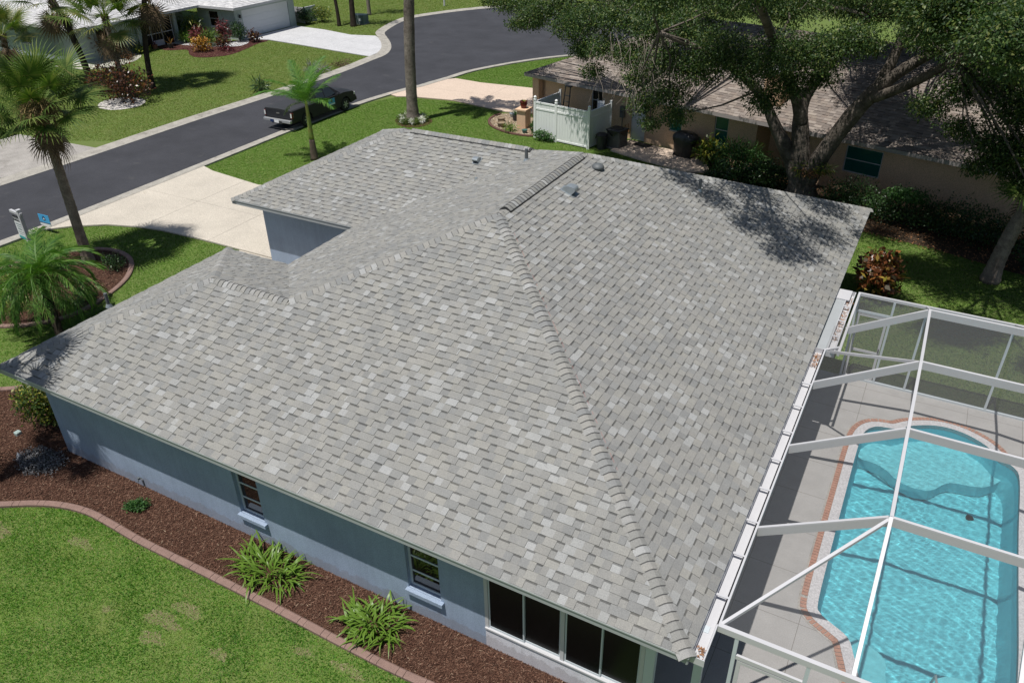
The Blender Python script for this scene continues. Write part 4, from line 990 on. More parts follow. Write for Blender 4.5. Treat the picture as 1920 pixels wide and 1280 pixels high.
for a, b in zip(yy, yy[1:]):
    za = ZE if a == YN else (ZT if a < 10 else 3.45); zb = ZE if b == YF else (ZT if b < 10 else 3.45)
    if a == YN:
        scr('roof_screen', [(X0, a, ZE), (XK1, a, ZE), (XK1, b, zb)], 'roof_screen'); scr('roof_screen', [(XK1, a, ZE), (XK2, a, ZE), (XK2, b, zb), (XK1, b, zb)], 'roof_screen'); scr('roof_screen', [(X0, a, ZE), (XK1, b, zb), (X0, b, ZE)], 'roof_screen')
        scr('roof_screen', [(XK2, a, ZE), (X1, a, ZE), (XK2, b, zb)], 'roof_screen'); scr('roof_screen', [(X1, a, ZE), (X1, b, ZE), (XK2, b, zb)], 'roof_screen')
    elif b == YF:
        scr('roof_screen', [(XK1, a, za), (XK2, a, za), (XK2, b, ZE), (XK1, b, ZE)], 'roof_screen')
        scr('roof_screen', [(X0+.3, a, ZE), (XK1, a, za), (XK1, b, ZE)], 'roof_screen'); scr('roof_screen', [(X0+.3, a, ZE), (XK1, b, ZE), (X0+.3, b, ZE)], 'roof_screen'); scr('roof_screen', [(XK2, a, za), (X1, a, ZE), (XK2, b, ZE)], 'roof_screen'); scr('roof_screen', [(X1, a, ZE), (X1, b, ZE), (XK2, b, ZE)], 'roof_screen')
    else:
        scr('roof_screen', [(X0, a, ZE), (XK1, a, za), (XK1, b, zb), (X0, b, ZE)], 'roof_screen'); scr('roof_screen', [(XK1, a, za), (XK2, a, za), (XK2, b, zb), (XK1, b, zb)], 'roof_screen'); scr('roof_screen', [(XK2, a, za), (X1, a, ZE), (X1, b, ZE), (XK2, b, zb)], 'roof_screen')
for x0, x1 in ((.55, 1.33), (1.39, 2.09), (2.15, 3.99), (4.05, 5.87)): scr('wall_screen', [(x0, YF, .1), (x1, YF, .1), (x1, YF, ZE-.04), (x0, YF, ZE-.04)], 'wall_screen')
for y0, y1 in zip(yy, yy[1:]): scr('wall_screen', [(X1, y0+.03, .06), (X1, y1-.03, .06), (X1, y1-.03, ZE-.05), (X1, y0+.03, ZE-.05)], 'wall_screen')

# ================================================================== NEIGHBOUR'S HOUSE (tan, brown shingles), turned a little
NR = math.atan2(-.25, .968)
nb = empty('neighbour_house', (-18.75, 30.6, 0), NR, 'tan stucco house with brown shingle roof behind the oak tree', 'house')
NPAL = [(.205, .170, .150), (.240, .205, .180), (.175, .150, .136), (.275, .240, .215), (.220, .190, .172)]
def simple_roof(parent, poly_faces, name, pal, matn, seed=3, exp=.16, tab=(.25, .6)):
    """faces: list of (list of 3d points, udir, vdir, origin2d, z0, slope)"""
    V, F, C = [], [], []; rg = random.Random(seed)
    for pts, o, u, v, z0 in poly_faces:
        c0 = rg.choice(pal); n0 = len(V); V += [Vector(p) for p in pts]; F.append(tuple(range(n0, n0+len(pts)))); C.append(c0)
        def f3(a, b): return Vector((o[0]+u[0]*a+v[0]*b/cs, o[1]+u[1]*a+v[1]*b/cs, z0+K*b/cs))
        nrm = Vector((-v[0]*K, -v[1]*K, 1)).normalized()
        for pc in shingle_pieces([(p[0], p[1]) for p in pts], o, u, v, seed+len(F), exp=exp, tabw=tab):
            g, v0, v1, ra, c, band = pc; c = rg.choice(pal); j = rg.uniform(.92, 1.08); c = tuple(x*j for x in c)
            a, b, cc = shingle_geo((g, v0, v1, ra, c, band and rg.random() < .5), f3, nrm, exp); n1 = len(V); V += a; F += [tuple(i+n1 for i in q) for q in b]; C += cc
    r = mk(name, V, F, matn, parent, cols=C); r['kind'] = 'stuff'; return r
def hip_roof(parent, x0, x1, y0, y1, ze, pal, name='roof', seed=3, faces='FLRB', gap=None, exp=.16):
    d = min(x1-x0, y1-y0)/2
    if (x1-x0) >= (y1-y0): ra, rb = (x0+d, (y0+y1)/2), (x1-d, (y0+y1)/2)
    else: ra, rb = ((x0+x1)/2, y0+d), ((x0+x1)/2, y1-d)
    zr = ze+K*d; a, b, c, e = (x0, y0, ze), (x1, y0, ze), (x1, y1, ze), (x0, y1, ze); A3, B3 = (*ra, zr), (*rb, zr); fs = []
    if (x1-x0) >= (y1-y0):
        fs = [([a, b, B3, A3], a[:2], (1, 0), (0, 1), ze), ([b, c, B3], b[:2], (0, 1), (-1, 0), ze), ([c, e, A3, B3], c[:2], (-1, 0), (0, -1), ze), ([e, a, A3], e[:2], (0, -1), (1, 0), ze)]
    else:
        fs = [([a, b, A3], a[:2], (1, 0), (0, 1), ze), ([b, c, B3, A3], b[:2], (0, 1), (-1, 0), ze), ([c, e, B3], c[:2], (-1, 0), (0, -1), ze), ([e, a, A3, B3], e[:2], (0, -1), (1, 0), ze)]
    r = simple_roof(parent, fs, name, pal, M['shingle'], seed, exp)
    return r
hip_roof(nb, 0, 28, 0, 12.5, 2.35, NPAL, exp=.17)
hip_roof(nb, 18, 27, 7.5, 19, 2.75, NPAL, name='rear_roof', seed=9, exp=.17)
mb = MB()
for a, b in (((0, 0, 2.27), (28, 0, 2.27)), ((0, 0, 2.27), (0, 12.5, 2.27)), ((28, 0, 2.27), (28, 12.5, 2.27)), ((0, 12.5, 2.27), (28, 12.5, 2.27))): mb.bar(a, b, .03, .15)
mb.build('fascia', M['fascia_tan'], nb)
flat('soffit', [(.05, .05), (27.9, .05), (27.9, 12.4), (.05, 12.4)], 2.205, M['soffit'], nb, None)
wA = [(4.05, 4.75, .9, 2.15), (6.55, 7.40, -.05, 2.05), (8.75, 9.45, .85, 2.1), (11.15, 11.85, .75, 2.05)]
wall(nb, 'front_wall', M['tan'], (.75, .62), (13.25, .62), -.1, 2.2, .2, [(w[0]-.75, w[1]-.75, w[2], w[3]) for w in wA])
for i, w in enumerate(wA):
    if i == 1: window(nb, (w[0], .62), (1, 0), w[1]-w[0], w[2], w[3], M['door_white'], M['door_white'], rows=2, inset=.06, name='side_door')
    else: window(nb, (w[0], .62), (1, 0), w[1]-w[0], w[2], w[3], M['white'], M['glass_teal'] if i != 0 else M['glass'], rows=2, inset=.05)
wall(nb, 'recess_wall', M['tan'], (13.25, .82), (13.25, 2.2), -.1, 2.2, .2)
wall(nb, 'recess_back_wall', M['tan'], (13.45, 1.6), (15.3, 1.6), -.1, 2.2, .2)
wall(nb, 'recess_wall', M['tan'], (15.5, 1.8), (15.5, .62), -.1, 2.2, .2)
wall(nb, 'right_wall', M['tan'], (15.5, .62), (27.3, .62), -.1, 2.2, .2, [(1.75, 3.25, .85, 1.95)])
window(nb, (17.25, .62), (1, 0), 1.5, .85, 1.95, M['white'], M['glass_teal'], rows=2, inset=.04, sill=M['tan'])
wall(nb, 'left_wall', M['tan'], (.75, 11.9), (.75, .62), -.1, 2.2, .2); wall(nb, 'end_wall', M['tan'], (27.3, .62), (27.3, 11.9), -.1, 2.2, .2)
MB().box(13.05, 13.95, 1.05, 1.75, 2.0, 4.15).build('chimney', M['tan'], nb); MB().box(12.98, 14.02, .98, 1.82, 4.15, 4.25).build('chimney_cap', M['white'], nb)
MB().box(.32, .74, .30, 1.0, 0, 2.2).build('corner_pier', M['tan'], nb)
mt = MB(); mt.box(5.95, 6.20, .47, .615, 1.0, 1.55); mt.lathe([(.09, 0), (.09, .02), (0.001, .02)], 10, (6.07, .46, 1.3)); mt.tube([(6.07, .55, .05), (6.07, .55, 1.0)], .025, 8); mt.build('electric_meter', M['grey_plastic'], nb)
cp = MB(); cp.tube([(6.28, .50, .25), (6.28, .56, .65), (6.45, .58, .75), (6.5, .55, .35)], .02, 6); cp.build('refrigerant_line', M['copper'], nb)

# tan pillar, pots, gravel bed plants
tag(MB().box(-18.15, -17.65, 28.6, 29.2, 0, .95).box(-18.22, -17.58, 28.53, 29.27, .95, 1.02).build('pillar', M['tan']), 'square tan stucco pillar beside the white fence carrying a red pot', 'pillar')
def pot(name, loc, r, h, mat, label, plant=None, shape='round'):
    e = empty(name, loc, 0, label, 'plant pot'); pr = [(r*.65, 0), (r*.9, h*.4), (r, h*.85), (r*1.08, h*.88), (r*1.08, h), (r*.9, h), (r*.85, h*.85), (.001, h*.82)] if shape == 'round' else [(r*.7, 0), (r, h), (r*.88, h), (.001, h*.85)]
    MB().lathe(pr, 16).build('pot_body', mat, e, smooth=False)
    if plant:
        ls = []
        for i in range(plant[1]):
            az = i*2.4; ls.append(ribbon(arch_pts(plant[2]*(.6+.4*random.random()), random.uniform(.6, 1.4), random.uniform(.3, 1.4), az, 4)+np.array([0, 0, h*.8]), [.02, .04, .03, .005], fold=.2))
        V, F = join(ls); npmesh('plant', V, F, plant[0], e)
    return e
pot('red_plant_pot', (-17.9, 28.9, 1.02), .19, .36, M['red_pot'], 'dark red glazed pot with a small plant on top of the tan pillar', (M['bush_yellow'], 12, .28))
pot('clay_plant_pot', (-19.45, 29.25, .02), .20, .22, M['clay_pot'], 'round sandy clay pot on gravel nearest the pink driveway')
pot('clay_plant_pot', (-19.0, 28.45, .02), .21, .24, M['clay_pot'], 'wide sandy clay bowl on gravel close to the brown edging')
pot('black_plant_pot', (-18.85, 29.75, .02), .18, .32, M['dark_plastic'], 'black plastic pot with leafy plant standing on the gravel bed', (M['bush_green'], 26, .5), 'cone')
pot('grey_plant_pot', (-19.3, 30.3, .02), .2, .2, M['galv'], 'low grey pot behind the black pot on the gravel bed', (M['silver'], 10, .2), 'cone')
pot('teal_plant_pot', (-17.4, 28.05, .02), .15, .17, M['teal_pot'], 'small teal pot on the gravel near the pillar foot', None, 'cone')
bush('gravel_plant', (-18.2, 27.95, .02), (.7, .6, .35), M['lily'], 'low spiky light green plant growing in the gravel bed', n=260, L=.22, W=.03)
bush('gravel_plant', (-17.05, 28.35, .02), (.4, .4, .6), M['bush_green'], 'small green shrub between the tan pillar and white fence', n=260, L=.09, W=.05)
bush('fence_shrub', (-15.95, 27.30, 0), (1.15, .5, .55), M['bush_green'], 'sprawling green shrub with small flowers at the white fence foot', n=700, L=.10, W=.05)
# white vinyl fence enclosure
fe = empty('vinyl_fence', (-16.6, 27.66, 0), 0, 'white vinyl privacy fence with pointed post caps round a small utility yard', 'fence'); FM = Matrix.Translation((16.6, -27.66, 0))
def fch(o): o.matrix_parent_inverse = FM; return o
def fpost(x, y, h=1.90):
    p = fch(MB().box(x-.06, x+.06, y-.06, y+.06, 0, h).build('post', M['white_vinyl'], fe))
    MB().lathe([(.085, 0), (.085, .03), (.05, .05), (.075, .10), (.075, .14), (.03, .19), (.001, .2)], 10, (x, y, h)).build('post_cap', M['white_vinyl'], p)
def fpanel(a, b, h=1.78):
    a, b = Vector(a), Vector(b); d = (b-a).normalized(); L = (b-a).length; nn = Vector((-d.y, d.x)); M4 = Matrix(((d.x, nn.x, 0, a.x), (d.y, nn.y, 0, a.y), (0, 0, 1, 0), (0, 0, 0, 1)))
    nbd = max(3, int((L-.12)/.15)); w = (L-.12)/nbd
    for i in range(nbd): fch(MB().box(.06+i*w+.003, .06+(i+1)*w-.003, -.012, .012, .12, h-.05, M4).build('board', M['white_vinyl'], fe))
    for z in (.10, h-.30, h): fch(MB().box(.06, L-.06, -.03, .03, z-.04, z+.04, M4).build('rail', M['white_vinyl'], fe))
FC = [(-16.6, 27.66), (-15.35, 27.47), (-13.47, 27.17)]
for p in FC: fpost(*p)
fpanel(FC[0], FC[1]); fpanel(FC[1], FC[2]); fpost(-12.75, 29.1, 1.62) if False else None
FB = (-13.1, 28.95); fpanel(FC[2], FB); fch(MB().box(FB[0]-.05, FB[0]+.05, FB[1]-.05, FB[1]+.05, 0, 1.95).build('post', M['white_vinyl'], fe))
FA = (-16.25, 29.8); fpanel(FC[0], FA); fch(MB().box(FA[0]-.05, FA[0]+.05, FA[1]-.05, FA[1]+.05, 0, 1.95).build('post', M['white_vinyl'], fe))
# stepladder inside the enclosure
ld = empty('stepladder', (-15.7, 29.55, 0), -.25, 'dark folded stepladder leaning on the tan wall behind the fence', 'ladder')
for s in (-1, 1): tag(MB().bar((s*.2, -.35, 0), (s*.16, .0, 2.2), .05, .03).build('rail', M['dark_plastic'], ld))
for i in range(6): MB().box(-.17, .17, -.34+.055*i, -.26+.055*i, .28+.29*i, .31+.29*i).build('step', M['grey_plastic'], ld)
MB().box(-.2, .2, -.06, .1, 2.18, 2.25).build('top_cap', M['dark_plastic'], ld)
fd = empty('folded_chair', (-13.55, 28.75, 0), .4, 'white folded beach chair leaning in the corner of the fence', 'chair')
for s in (-.16, .16): MB().bar((s, -.2, .1), (s, .12, 2.0), .035, .035).build('frame_tube', M['white'], fd)
MB().bar((0, -.17, .3), (0, .1, 1.9), .3, .02, up=(0, 1, 0)).build('seat_fabric', M['sign_white'], fd)
# air conditioner
ac = empty('air_conditioner', (-12.35, 28.05, 0), -.25, 'grey ribbed outdoor air conditioner with a black cover on top', 'air conditioner')
MB().box(-.42, .42, -.42, .42, 0, .06).build('pad', M['old_concrete'], ac); MB().box(-.36, .36, -.36, .36, .06, .86).build('cabinet', M['grey_plastic'], ac, bevel=.04)
for s in range(4):
    R_ = Matrix.Rotation(s*math.pi/2, 4, 'Z')
    for i in range(11): x = -.31+.062*i; MB().box(x-.012, x+.012, -.385, -.36, .12, .80, R_).build('rib', M['grey_plastic'], ac)
MB().box(-.41, .41, -.41, .41, .86, .92).build('top_rim', M['dark_plastic'], ac, bevel=.03); MB().lathe([(.34, .92), (.30, .955), (.1, .95), (.001, .95)], 20).build('top_cover', M['black_cover'], ac)
for s in range(4):
    R_ = Matrix.Rotation(s*math.pi/2, 4, 'Z'); mk('cover_flap', [R_ @ Vector(v) for v in ((-.40, -.418, .9), (.40, -.418, .9), (.0, -.422, .62))], [(0, 1, 2)], M['black_cover'], ac)
tc_ = empty('trash_can', (-12.92, 27.50, 0), 0, 'black round trash can standing before the air conditioner', 'trash can')
MB().lathe([(.21, 0), (.24, .3), (.26, .62), (.285, .63), (.285, .66), (.25, .66), (.001, .5)], 18).build('can_body', M['dark_plastic'], tc_); MB().lathe([(.29, .66), (.29, .69), (.22, .75), (.001, .765)], 18).build('lid', M['black_metal'], tc_)
for s in (-1, 1): MB().box(s*.29-.02, s*.29+.02, -.06, .06, .5, .56).build('handle', M['dark_plastic'], tc_)
tag(MB().box(-.42, .42, -.27, .27, .09, .108, Matrix.Translation((-11.25, 28.65, 0)) @ Matrix.Rotation(-.25, 4, 'Z')).build('door_mat', M['doormat']), 'dark rectangular mat on the patio before the white side door', 'door mat')
# covered barbecue
bq = empty('covered_barbecue', (-8.95, 28.05, .09), -.25, 'barbecue grill under a black vinyl cover on the patio', 'barbecue')
V, F = [], []; nS = 28; rg = random.Random(4)
for j, (sx, sy, z) in enumerate(((.50, .33, 0), (.52, .34, .3), (.55, .35, .55), (.66, .36, .78), (.64, .33, .92), (.50, .27, 1.05), (.36, .2, 1.12), (.001, .001, 1.14))):
    for i in range(nS):
        a = 2*math.pi*i/nS; c, s = math.cos(a), math.sin(a); q = (abs(c)**3.2+abs(s)**3.2)**(-1/3.2); f = 1+(.055*math.sin(a*9+j)+.03*rg.uniform(-1, 1))*(1 if j < 4 else .4)
        V.append((sx*c*q*f, sy*s*q*f, z+.03*math.sin(a*5)*(j == 0)))
for j in range(7):
    for i in range(nS): a = j*nS+i; b = j*nS+(i+1) % nS; F.append((a, b, b+nS, a+nS))
mk('cover', V, F, M['black_cover'], bq, smooth=True)
for s in (-.42, .42): MB().tube([(s, -.28, .07), (s+.04, -.28, .07)], .07, 10).build('wheel', M['rubber'], bq)
# patio plants
bush('patio_plant', (-7.55, 27.35, 0), (1.3, 1.1, 1.25), M['bush_yellow'], 'yellow green big leaf plant right of the covered barbecue', n=650, L=.24, W=.11, droop=.3)
bush('patio_plant', (-6.05, 26.6, 0), (2.0, 1.6, 1.7), M['bush_green'], 'large dark green fern like palm clump before the tan wall', n=1100, L=.32, W=.05, droop=.4)
bush('low_palm_clump', (-6.4, 25.4, 0), (1.5, 1.2, .9), M['hedge_dark'], 'low dark palm clump right behind the grey roof edge', n=700, L=.30, W=.05, droop=.4)
def hedge(label, pts, r, h, n, mat='hedge_dark', L=.085, W=.05):
    e = empty('hedge', (pts[0][0], pts[0][1], 0), 0, label, 'hedge'); c = []
    dd = resample(pts, .55)
    for i, p in enumerate(dd): hh = h*(.9+.2*math.sin(i*1.7)); c.append((p.x-pts[0][0]+.12*math.sin(i*3), p.y-pts[0][1], hh*.52, r, r, hh*.5))
    V, F = blob_leaves(c, -max(200, n//len(c)), L, W, .1, .35); V[:, 2] = np.maximum(V[:, 2], .02); npmesh('foliage', V, F, M[mat], e)
    mb = MB()
    for i, p in enumerate(dd): mb.tube([(p.x-pts[0][0], p.y-pts[0][1], 0), (p.x-pts[0][0]+.05, p.y-pts[0][1], h*.7)], [.03, .015], 5)
    mb.build('stem', M['dark_trunk'], e); return e
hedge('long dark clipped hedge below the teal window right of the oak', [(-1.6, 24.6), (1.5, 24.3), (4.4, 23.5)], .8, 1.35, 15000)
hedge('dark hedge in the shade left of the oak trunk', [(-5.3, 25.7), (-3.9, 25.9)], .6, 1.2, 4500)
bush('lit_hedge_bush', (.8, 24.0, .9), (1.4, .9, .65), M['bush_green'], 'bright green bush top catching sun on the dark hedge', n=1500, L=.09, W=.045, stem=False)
bush('shade_bush', (5.2, 21.9, 0), (1.3, 1.3, 1.1), M['hedge_dark'], 'dark bush behind the leaning fan palm at the right edge', n=1500)
bush('shade_bush', (5.7, 20.3, 0), (.9, .9, .5), M['bush_yellow'], 'small yellowish plant right of the leaning fan palm trunk', n=350, L=.18, W=.05)
bush('croton_shrub', (.72, 17.9, 0), (1.25, 1.7, 1.5), M['croton'], 'reddish orange croton shrub beside the roof corner and pool cage', n=900, L=.20, W=.12)
# fan palm at the right
fan_palm('fan_palm', (3.95, 20.6, 0), 3.7, .24, 'fan palm in oak shade with leaning grey trunk on the dark lawn', n=26, scale=1.15, lean=(.75, .8), seed=2, boots=False, dead=5)

# ------------------------------------------------------------------ big oak
oak = empty('oak_tree', (-3.1, 25.2, 0), 0, 'huge live oak with thick forked trunk spreading above both roofs', 'tree'); OM = Matrix.Translation((3.1, -25.2, 0))
def och(o): o.matrix_parent_inverse = OM; return o
def limb(pts, rad, name='limb', n=10, mat='oak_bark'):
    P = smooth3(pts, 4); R = [rad[0]+(rad[-1]-rad[0])*i/(len(P)-1) if len(rad) == 2 else np.interp(i/(len(P)-1)*(len(rad)-1), range(len(rad)), rad) for i in range(len(P))]
    rg = random.Random(len(P)); R = [r*.86*(1+.14*(rg.random()-.5)) for r in R]
    return och(MB().tube(P, R, n).build(name, M[mat], oak, smooth=True))
def smooth3(pts, k=4):
    P = [Vector(p) for p in pts]; n = len(P); out = []
    for i in range(n-1):
        p0, p1, p2, p3 = P[max(i-1, 0)], P[i], P[i+1], P[min(i+2, n-1)]
        for j in range(k): t = j/k; out.append(.5*((2*p1)+(-p0+p2)*t+(2*p0-5*p1+4*p2-p3)*t*t+(-p0+3*p1-3*p2+p3)*t**3))
    out.append(P[-1]); return out
limb([(-3.1, 25.2, -.1), (-3.1, 25.2, .35), (-3.15, 25.15, .9), (-3.2, 25.1, 1.5)], [.95, .72, .62, .50], 'trunk', 16)
limb([(-3.25, 25.1, .7), (-3.72, 25.0, 1.7), (-4.45, 24.8, 2.9), (-5.3, 24.5, 4.3), (-6.8, 23.5, 5.6), (-8.6, 22.0, 6.6)], [.42, .36, .27, .22, .16, .08])
limb([(-3.2, 25.1, .9), (-3.45, 25.0, 2.4), (-3.65, 25.1, 3.7), (-3.35, 25.3, 4.7), (-2.8, 25.5, 5.6), (-2.0, 26, 7.0)], [.50, .42, .30, .26, .2, .1])
limb([(-3.5, 25.0, 3.0), (-3.9, 24.4, 4.4), (-4.5, 22.5, 6.4), (-4.6, 19.5, 8.2), (-4.4, 16, 9.6)], [.28, .24, .2, .14, .07])
limb([(-3.0, 25.1, .7), (-2.55, 24.95, 2.0), (-1.75, 24.8, 3.7), (-1.1, 24.8, 4.75)], [.46, .40, .36, .32])
limb([(-1.1, 24.8, 4.7), (-.85, 24.9, 5.6), (-.65, 25.1, 6.6), (-.2, 25.8, 8.6)], [.27, .22, .2, .1])
limb([(-1.25, 24.8, 4.6), (-.3, 24.7, 5.6), (.8, 24.8, 6.4), (2.4, 25, 7.4), (4.5, 25.2, 8.4)], [.28, .23, .19, .14, .07])
limb([(-1.2, 24.8, 4.4), (-.2, 24.0, 5.1), (1.2, 22.5, 6.4), (2.6, 20.0, 7.8), (3.2, 17, 8.9)], [.24, .2, .17, .12, .06])
limb([(-5.3, 24.5, 4.3), (-7.2, 25.2, 5.4), (-9.6, 26.5, 6.2), (-12.5, 28, 6.4)], [.17, .14, .1, .05])
fern = blob_leaves([(-3.0, 24.7, 1.55, .45, .35, .3), (-2.6, 24.7, 1.5, .35, .3, .25)], -260, .28, .035, .3, .2); och(npmesh('fern_clump', fern[0], fern[1], M['croton_gold'], oak)) if False else None
fv, ff = blob_leaves([(-3.0, 24.72, 1.5, .5, .35, .28), (-2.35, 24.7, 1.6, .35, .25, .22)], -170, .30, .03, .4, .2); och(npmesh('fern_clump', fv, ff, M['bush_yellow'], oak))
fv, ff = blob_leaves([(-2.8, 24.72, 1.35, .6, .35, .2)], -260, .12, .05, .2, .2); och(npmesh('dead_leaf_pocket', fv, ff, M['leaf_litter'], oak))
# crown: leafy clumps (x, y, z, radius)
OC = []
rg = random.Random(21)
def oc(x, y, z, r, s=1.0): OC.append((x, y, z, r*s, r*s, r*.62*s))
for c in ((-17.6, 28.5, 6.3, .9), (-16.6, 27.5, 5.9, 1.0), (-15.4, 27.5, 6.4, 1.1), (-14.4, 26.8, 5.7, 1.1), (-13.6, 26.5, 4.9, .8), (-13.0, 26, 6.2, 1.3), (-14.0, 27.6, 4.35, .55), (-12.7, 25.6, 4.1, .6),
          (-12.0, 25, 5.3, .9), (-11.3, 25.2, 6.5, 1.2), (-10.6, 24.6, 5.2, 1.0), (-10.0, 24.0, 4.4, .8), (-9.6, 23.6, 3.55, .75), (-9.1, 23.2, 2.9, .5), (-9.8, 24.5, 6.4, 1.2), (-8.9, 23.6, 5.3, 1.2), (-8.4, 23.2, 4.2, 1.0),
          (-8.0, 23.0, 3.4, .7), (-8.2, 24, 6.5, 1.3), (-7.4, 23.3, 5.2, 1.1), (-6.5, 22.8, 6.1, 1.2), (-5.2, 22.5, 5.6, 1.1), (-4.6, 22.6, 4.5, .8),
          (-4.0, 22.0, 6.3, 1.3), (-3.8, 22.6, 5.2, .9), (-2.8, 22.0, 6.5, 1.1), (-2.9, 23.2, 5.4, .7), (-1.9, 22.5, 6.9, 1.0), (-1.5, 24, 6.3, .5), (.2, 23.4, 7.0, 1.1), (1.4, 23, 6.8, 1.2), (2.5, 22.5, 6.2, 1.2), (3.2, 21.8, 5.3, 1.1), (1.6, 22.4, 5.6, .9), (.8, 22.6, 4.9, .7),
          (1.9, 22.0, 4.5, .7), (2.9, 21.4, 4.3, .9), (3.8, 21.0, 4.2, 1.0), (2.6, 21.0, 3.6, .5), (3.9, 20.6, 3.3, .6), (4.6, 20.2, 3.6, .9), (4.6, 21.5, 5.8, 1.4), (5.5, 21.5, 4.8, 1.2), (5.8, 22.5, 6.8, 1.5), (3.2, 23.5, 7.8, 1.4), (1.0, 24.5, 8.2, 1.4), (4.6, 19.2, 3.0, .5),
          (-6.9, 24.5, 7.4, 1.3), (-9.2, 25.5, 7.5, 1.3), (-11.8, 26.5, 7.5, 1.3), (-4.6, 24.0, 7.6, 1.4), (-2.2, 24.2, 8.2, 1.4), (-.4, 25.6, 8.6, 1.3), (-14.5, 27.8, 7.6, 1.2)): oc(*c)
# the part of the crown that reaches out above the roof (mostly above the frame) and the top
for c in ((-4.3, 16.8, 9.3, 1.0), (-4.9, 14.2, 9.9, 1.0), (-3.6, 13.0, 9.9, .9), (-2.8, 11.6, 10.3, .95), (-2.0, 10.9, 10.5, .8), (-5.6, 12.4, 10.3, .7), (-6.3, 14.4, 10.0, .6), (-1.6, 12.6, 10.2, .8), (-1.9, 14.8, 9.8, 1.0), (-.5, 13.8, 10.0, .5), (.6, 15.0, 9.5, .6), (-3.0, 15.4, 9.8, 1.0),
          (2.6, 17.0, 9.0, 1.3), (4.2, 16.4, 9.2, 1.2), (3.2, 14.2, 9.6, .9), (-5.2, 11.5, 10.4, .6), (-4.3, 11.3, 10.5, .65), (-6.5, 12.4, 10.3, .5), (-3.3, 10.6, 10.7, .5), (-2.3, 10.0, 10.9, .5), (5.2, 18.2, 8.6, 1.5), (2.4, 19.4, 8.6, 1.3), (5.9, 14.8, 9.4, 1.2), (6.8, 20, 7.8, 1.7), (1.2, 17.4, 9.2, .9), (7.4, 17, 8.8, 1.5), (4.4, 12.4, 10.0, .7),
          (-4.4, 19.6, 8.8, 1.3), (-2.3, 18.6, 9.2, 1.2), (-6.4, 18.0, 9.0, 1.2), (-8.4, 20.6, 8.2, 1.2), (-.6, 20.4, 8.8, 1.2), (-6, 21.5, 8.3, 1.4)): oc(*c)
for i in range(46):
    x = rg.uniform(-12, 9); y = rg.uniform(25, 31) if x > -3 else rg.uniform(30, 34); z = rg.uniform(6.6, 8.8)+(1.2 if x < -3 else 0)
    if -2.5 < x < 1.5 and z < 7.6: z += 1.3
    oc(x, y, z, rg.uniform(.9, 1.4))
for i in range(18): oc(rg.uniform(-3, 8), rg.uniform(28, 33), rg.uniform(7.6, 10.5), rg.uniform(1.1, 1.6))
for i in range(26): oc(rg.uniform(.5, 8), rg.uniform(13.5, 21), rg.uniform(8.4, 9.6), rg.uniform(.9, 1.3))
for i in range(12): oc(rg.uniform(3.2, 6.5), rg.uniform(20.5, 23), rg.uniform(3.2, 6.8), rg.uniform(.7, 1.1))
for c in ((-7.2, 31, 6.5, 1.0), (-6.1, 31, 6.3, .9), (-5.0, 31, 6.9, 1.1), (-4.0, 31, 6.5, .9), (-3.0, 31, 6.4, .9), (-2.1, 31, 6.5, .9), (-1.1, 31.2, 6.4, .8), (-.2, 31, 6.8, 1.0), (.8, 31, 6.8, 1.1), (-9.0, 31, 6.6, 1.0), (-11.2, 31, 6.3, .9)): oc(*c)
for c in ((-20.2, 30, 6.0, .7), (-19.3, 30, 5.8, .8), (-18.6, 29.6, 5.0, .6), (-21, 30.5, 6.7, .6), (-17.5, 29, 5.3, .8), (-18.5, 30, 6.8, 1.0), (-20, 31, 7.4, 1.0)): oc(*c)
V, F = blob_leaves(OC, 3100, .098, .048, .45, .12)
och(npmesh('crown', V, F, M['oak'], oak))
# hanging bare twigs and branchlets
mb = MB()
for i, c in enumerate(OC):
    if c[3] < .75: continue
    for k in range(3):
        a = rg.random()*6.28; p = Vector(c[:3]); q = p+Vector((math.cos(a)*c[3]*.9, math.sin(a)*c[3]*.9, -c[5]*rg.uniform(.2, 1.2))); mid = (p+q)/2+Vector((0, 0, .15)); mb.tube([p, mid, q], [.03, .02, .008], 4, False)
tag(och(mb.build('branchlets', M['oak_bark'], oak)), kind='stuff')
mb = MB()
for i in range(60):
    x = rg.uniform(-11.5, -7.2); y = 22.6+rg.uniform(-.3, .8); z = rg.uniform(4.2, 6.3); p = Vector((x, y, z)); pts = [p]; d = Vector((rg.uniform(-.5, .5), -.1, -.75)).normalized()
    for j in range(5): p = p+d*.24; d = (d+Vector((rg.uniform(-.4, .4), rg.uniform(-.3, .3), rg.uniform(-.3, .1)))).normalized(); pts.append(p)
    mb.tube(pts, [.014, .012, .010, .008, .006, .004], 4, False)
tag(och(mb.build('dead_twigs', M['twig'], oak)), kind='stuff')
# connect every clump to the tree with a branch
hubs = [Vector(h) for h in ((-5.3, 24.5, 4.3), (-8.6, 22, 6.6), (-12.5, 28, 6.4), (-2, 26, 7), (-4.4, 16, 9.6), (-.2, 25.8, 8.6), (4.5, 25.2, 8.4), (3.2, 17, 8.9), (-4.5, 22.5, 6.4), (1.2, 22.5, 6.4), (-9.6, 26.5, 6.2))]
for c in OC:
    p = Vector(c[:3]); h = min(hubs, key=lambda q: (q-p).length); mb = MB(); mb.tube([h, (h+p)/2+Vector((rg.uniform(-.3, .3), rg.uniform(-.3, .3), rg.uniform(-.1, .4))), p], [.05, .035, .015], 5, False); och(mb.build('branch', M['oak_bark'], oak))

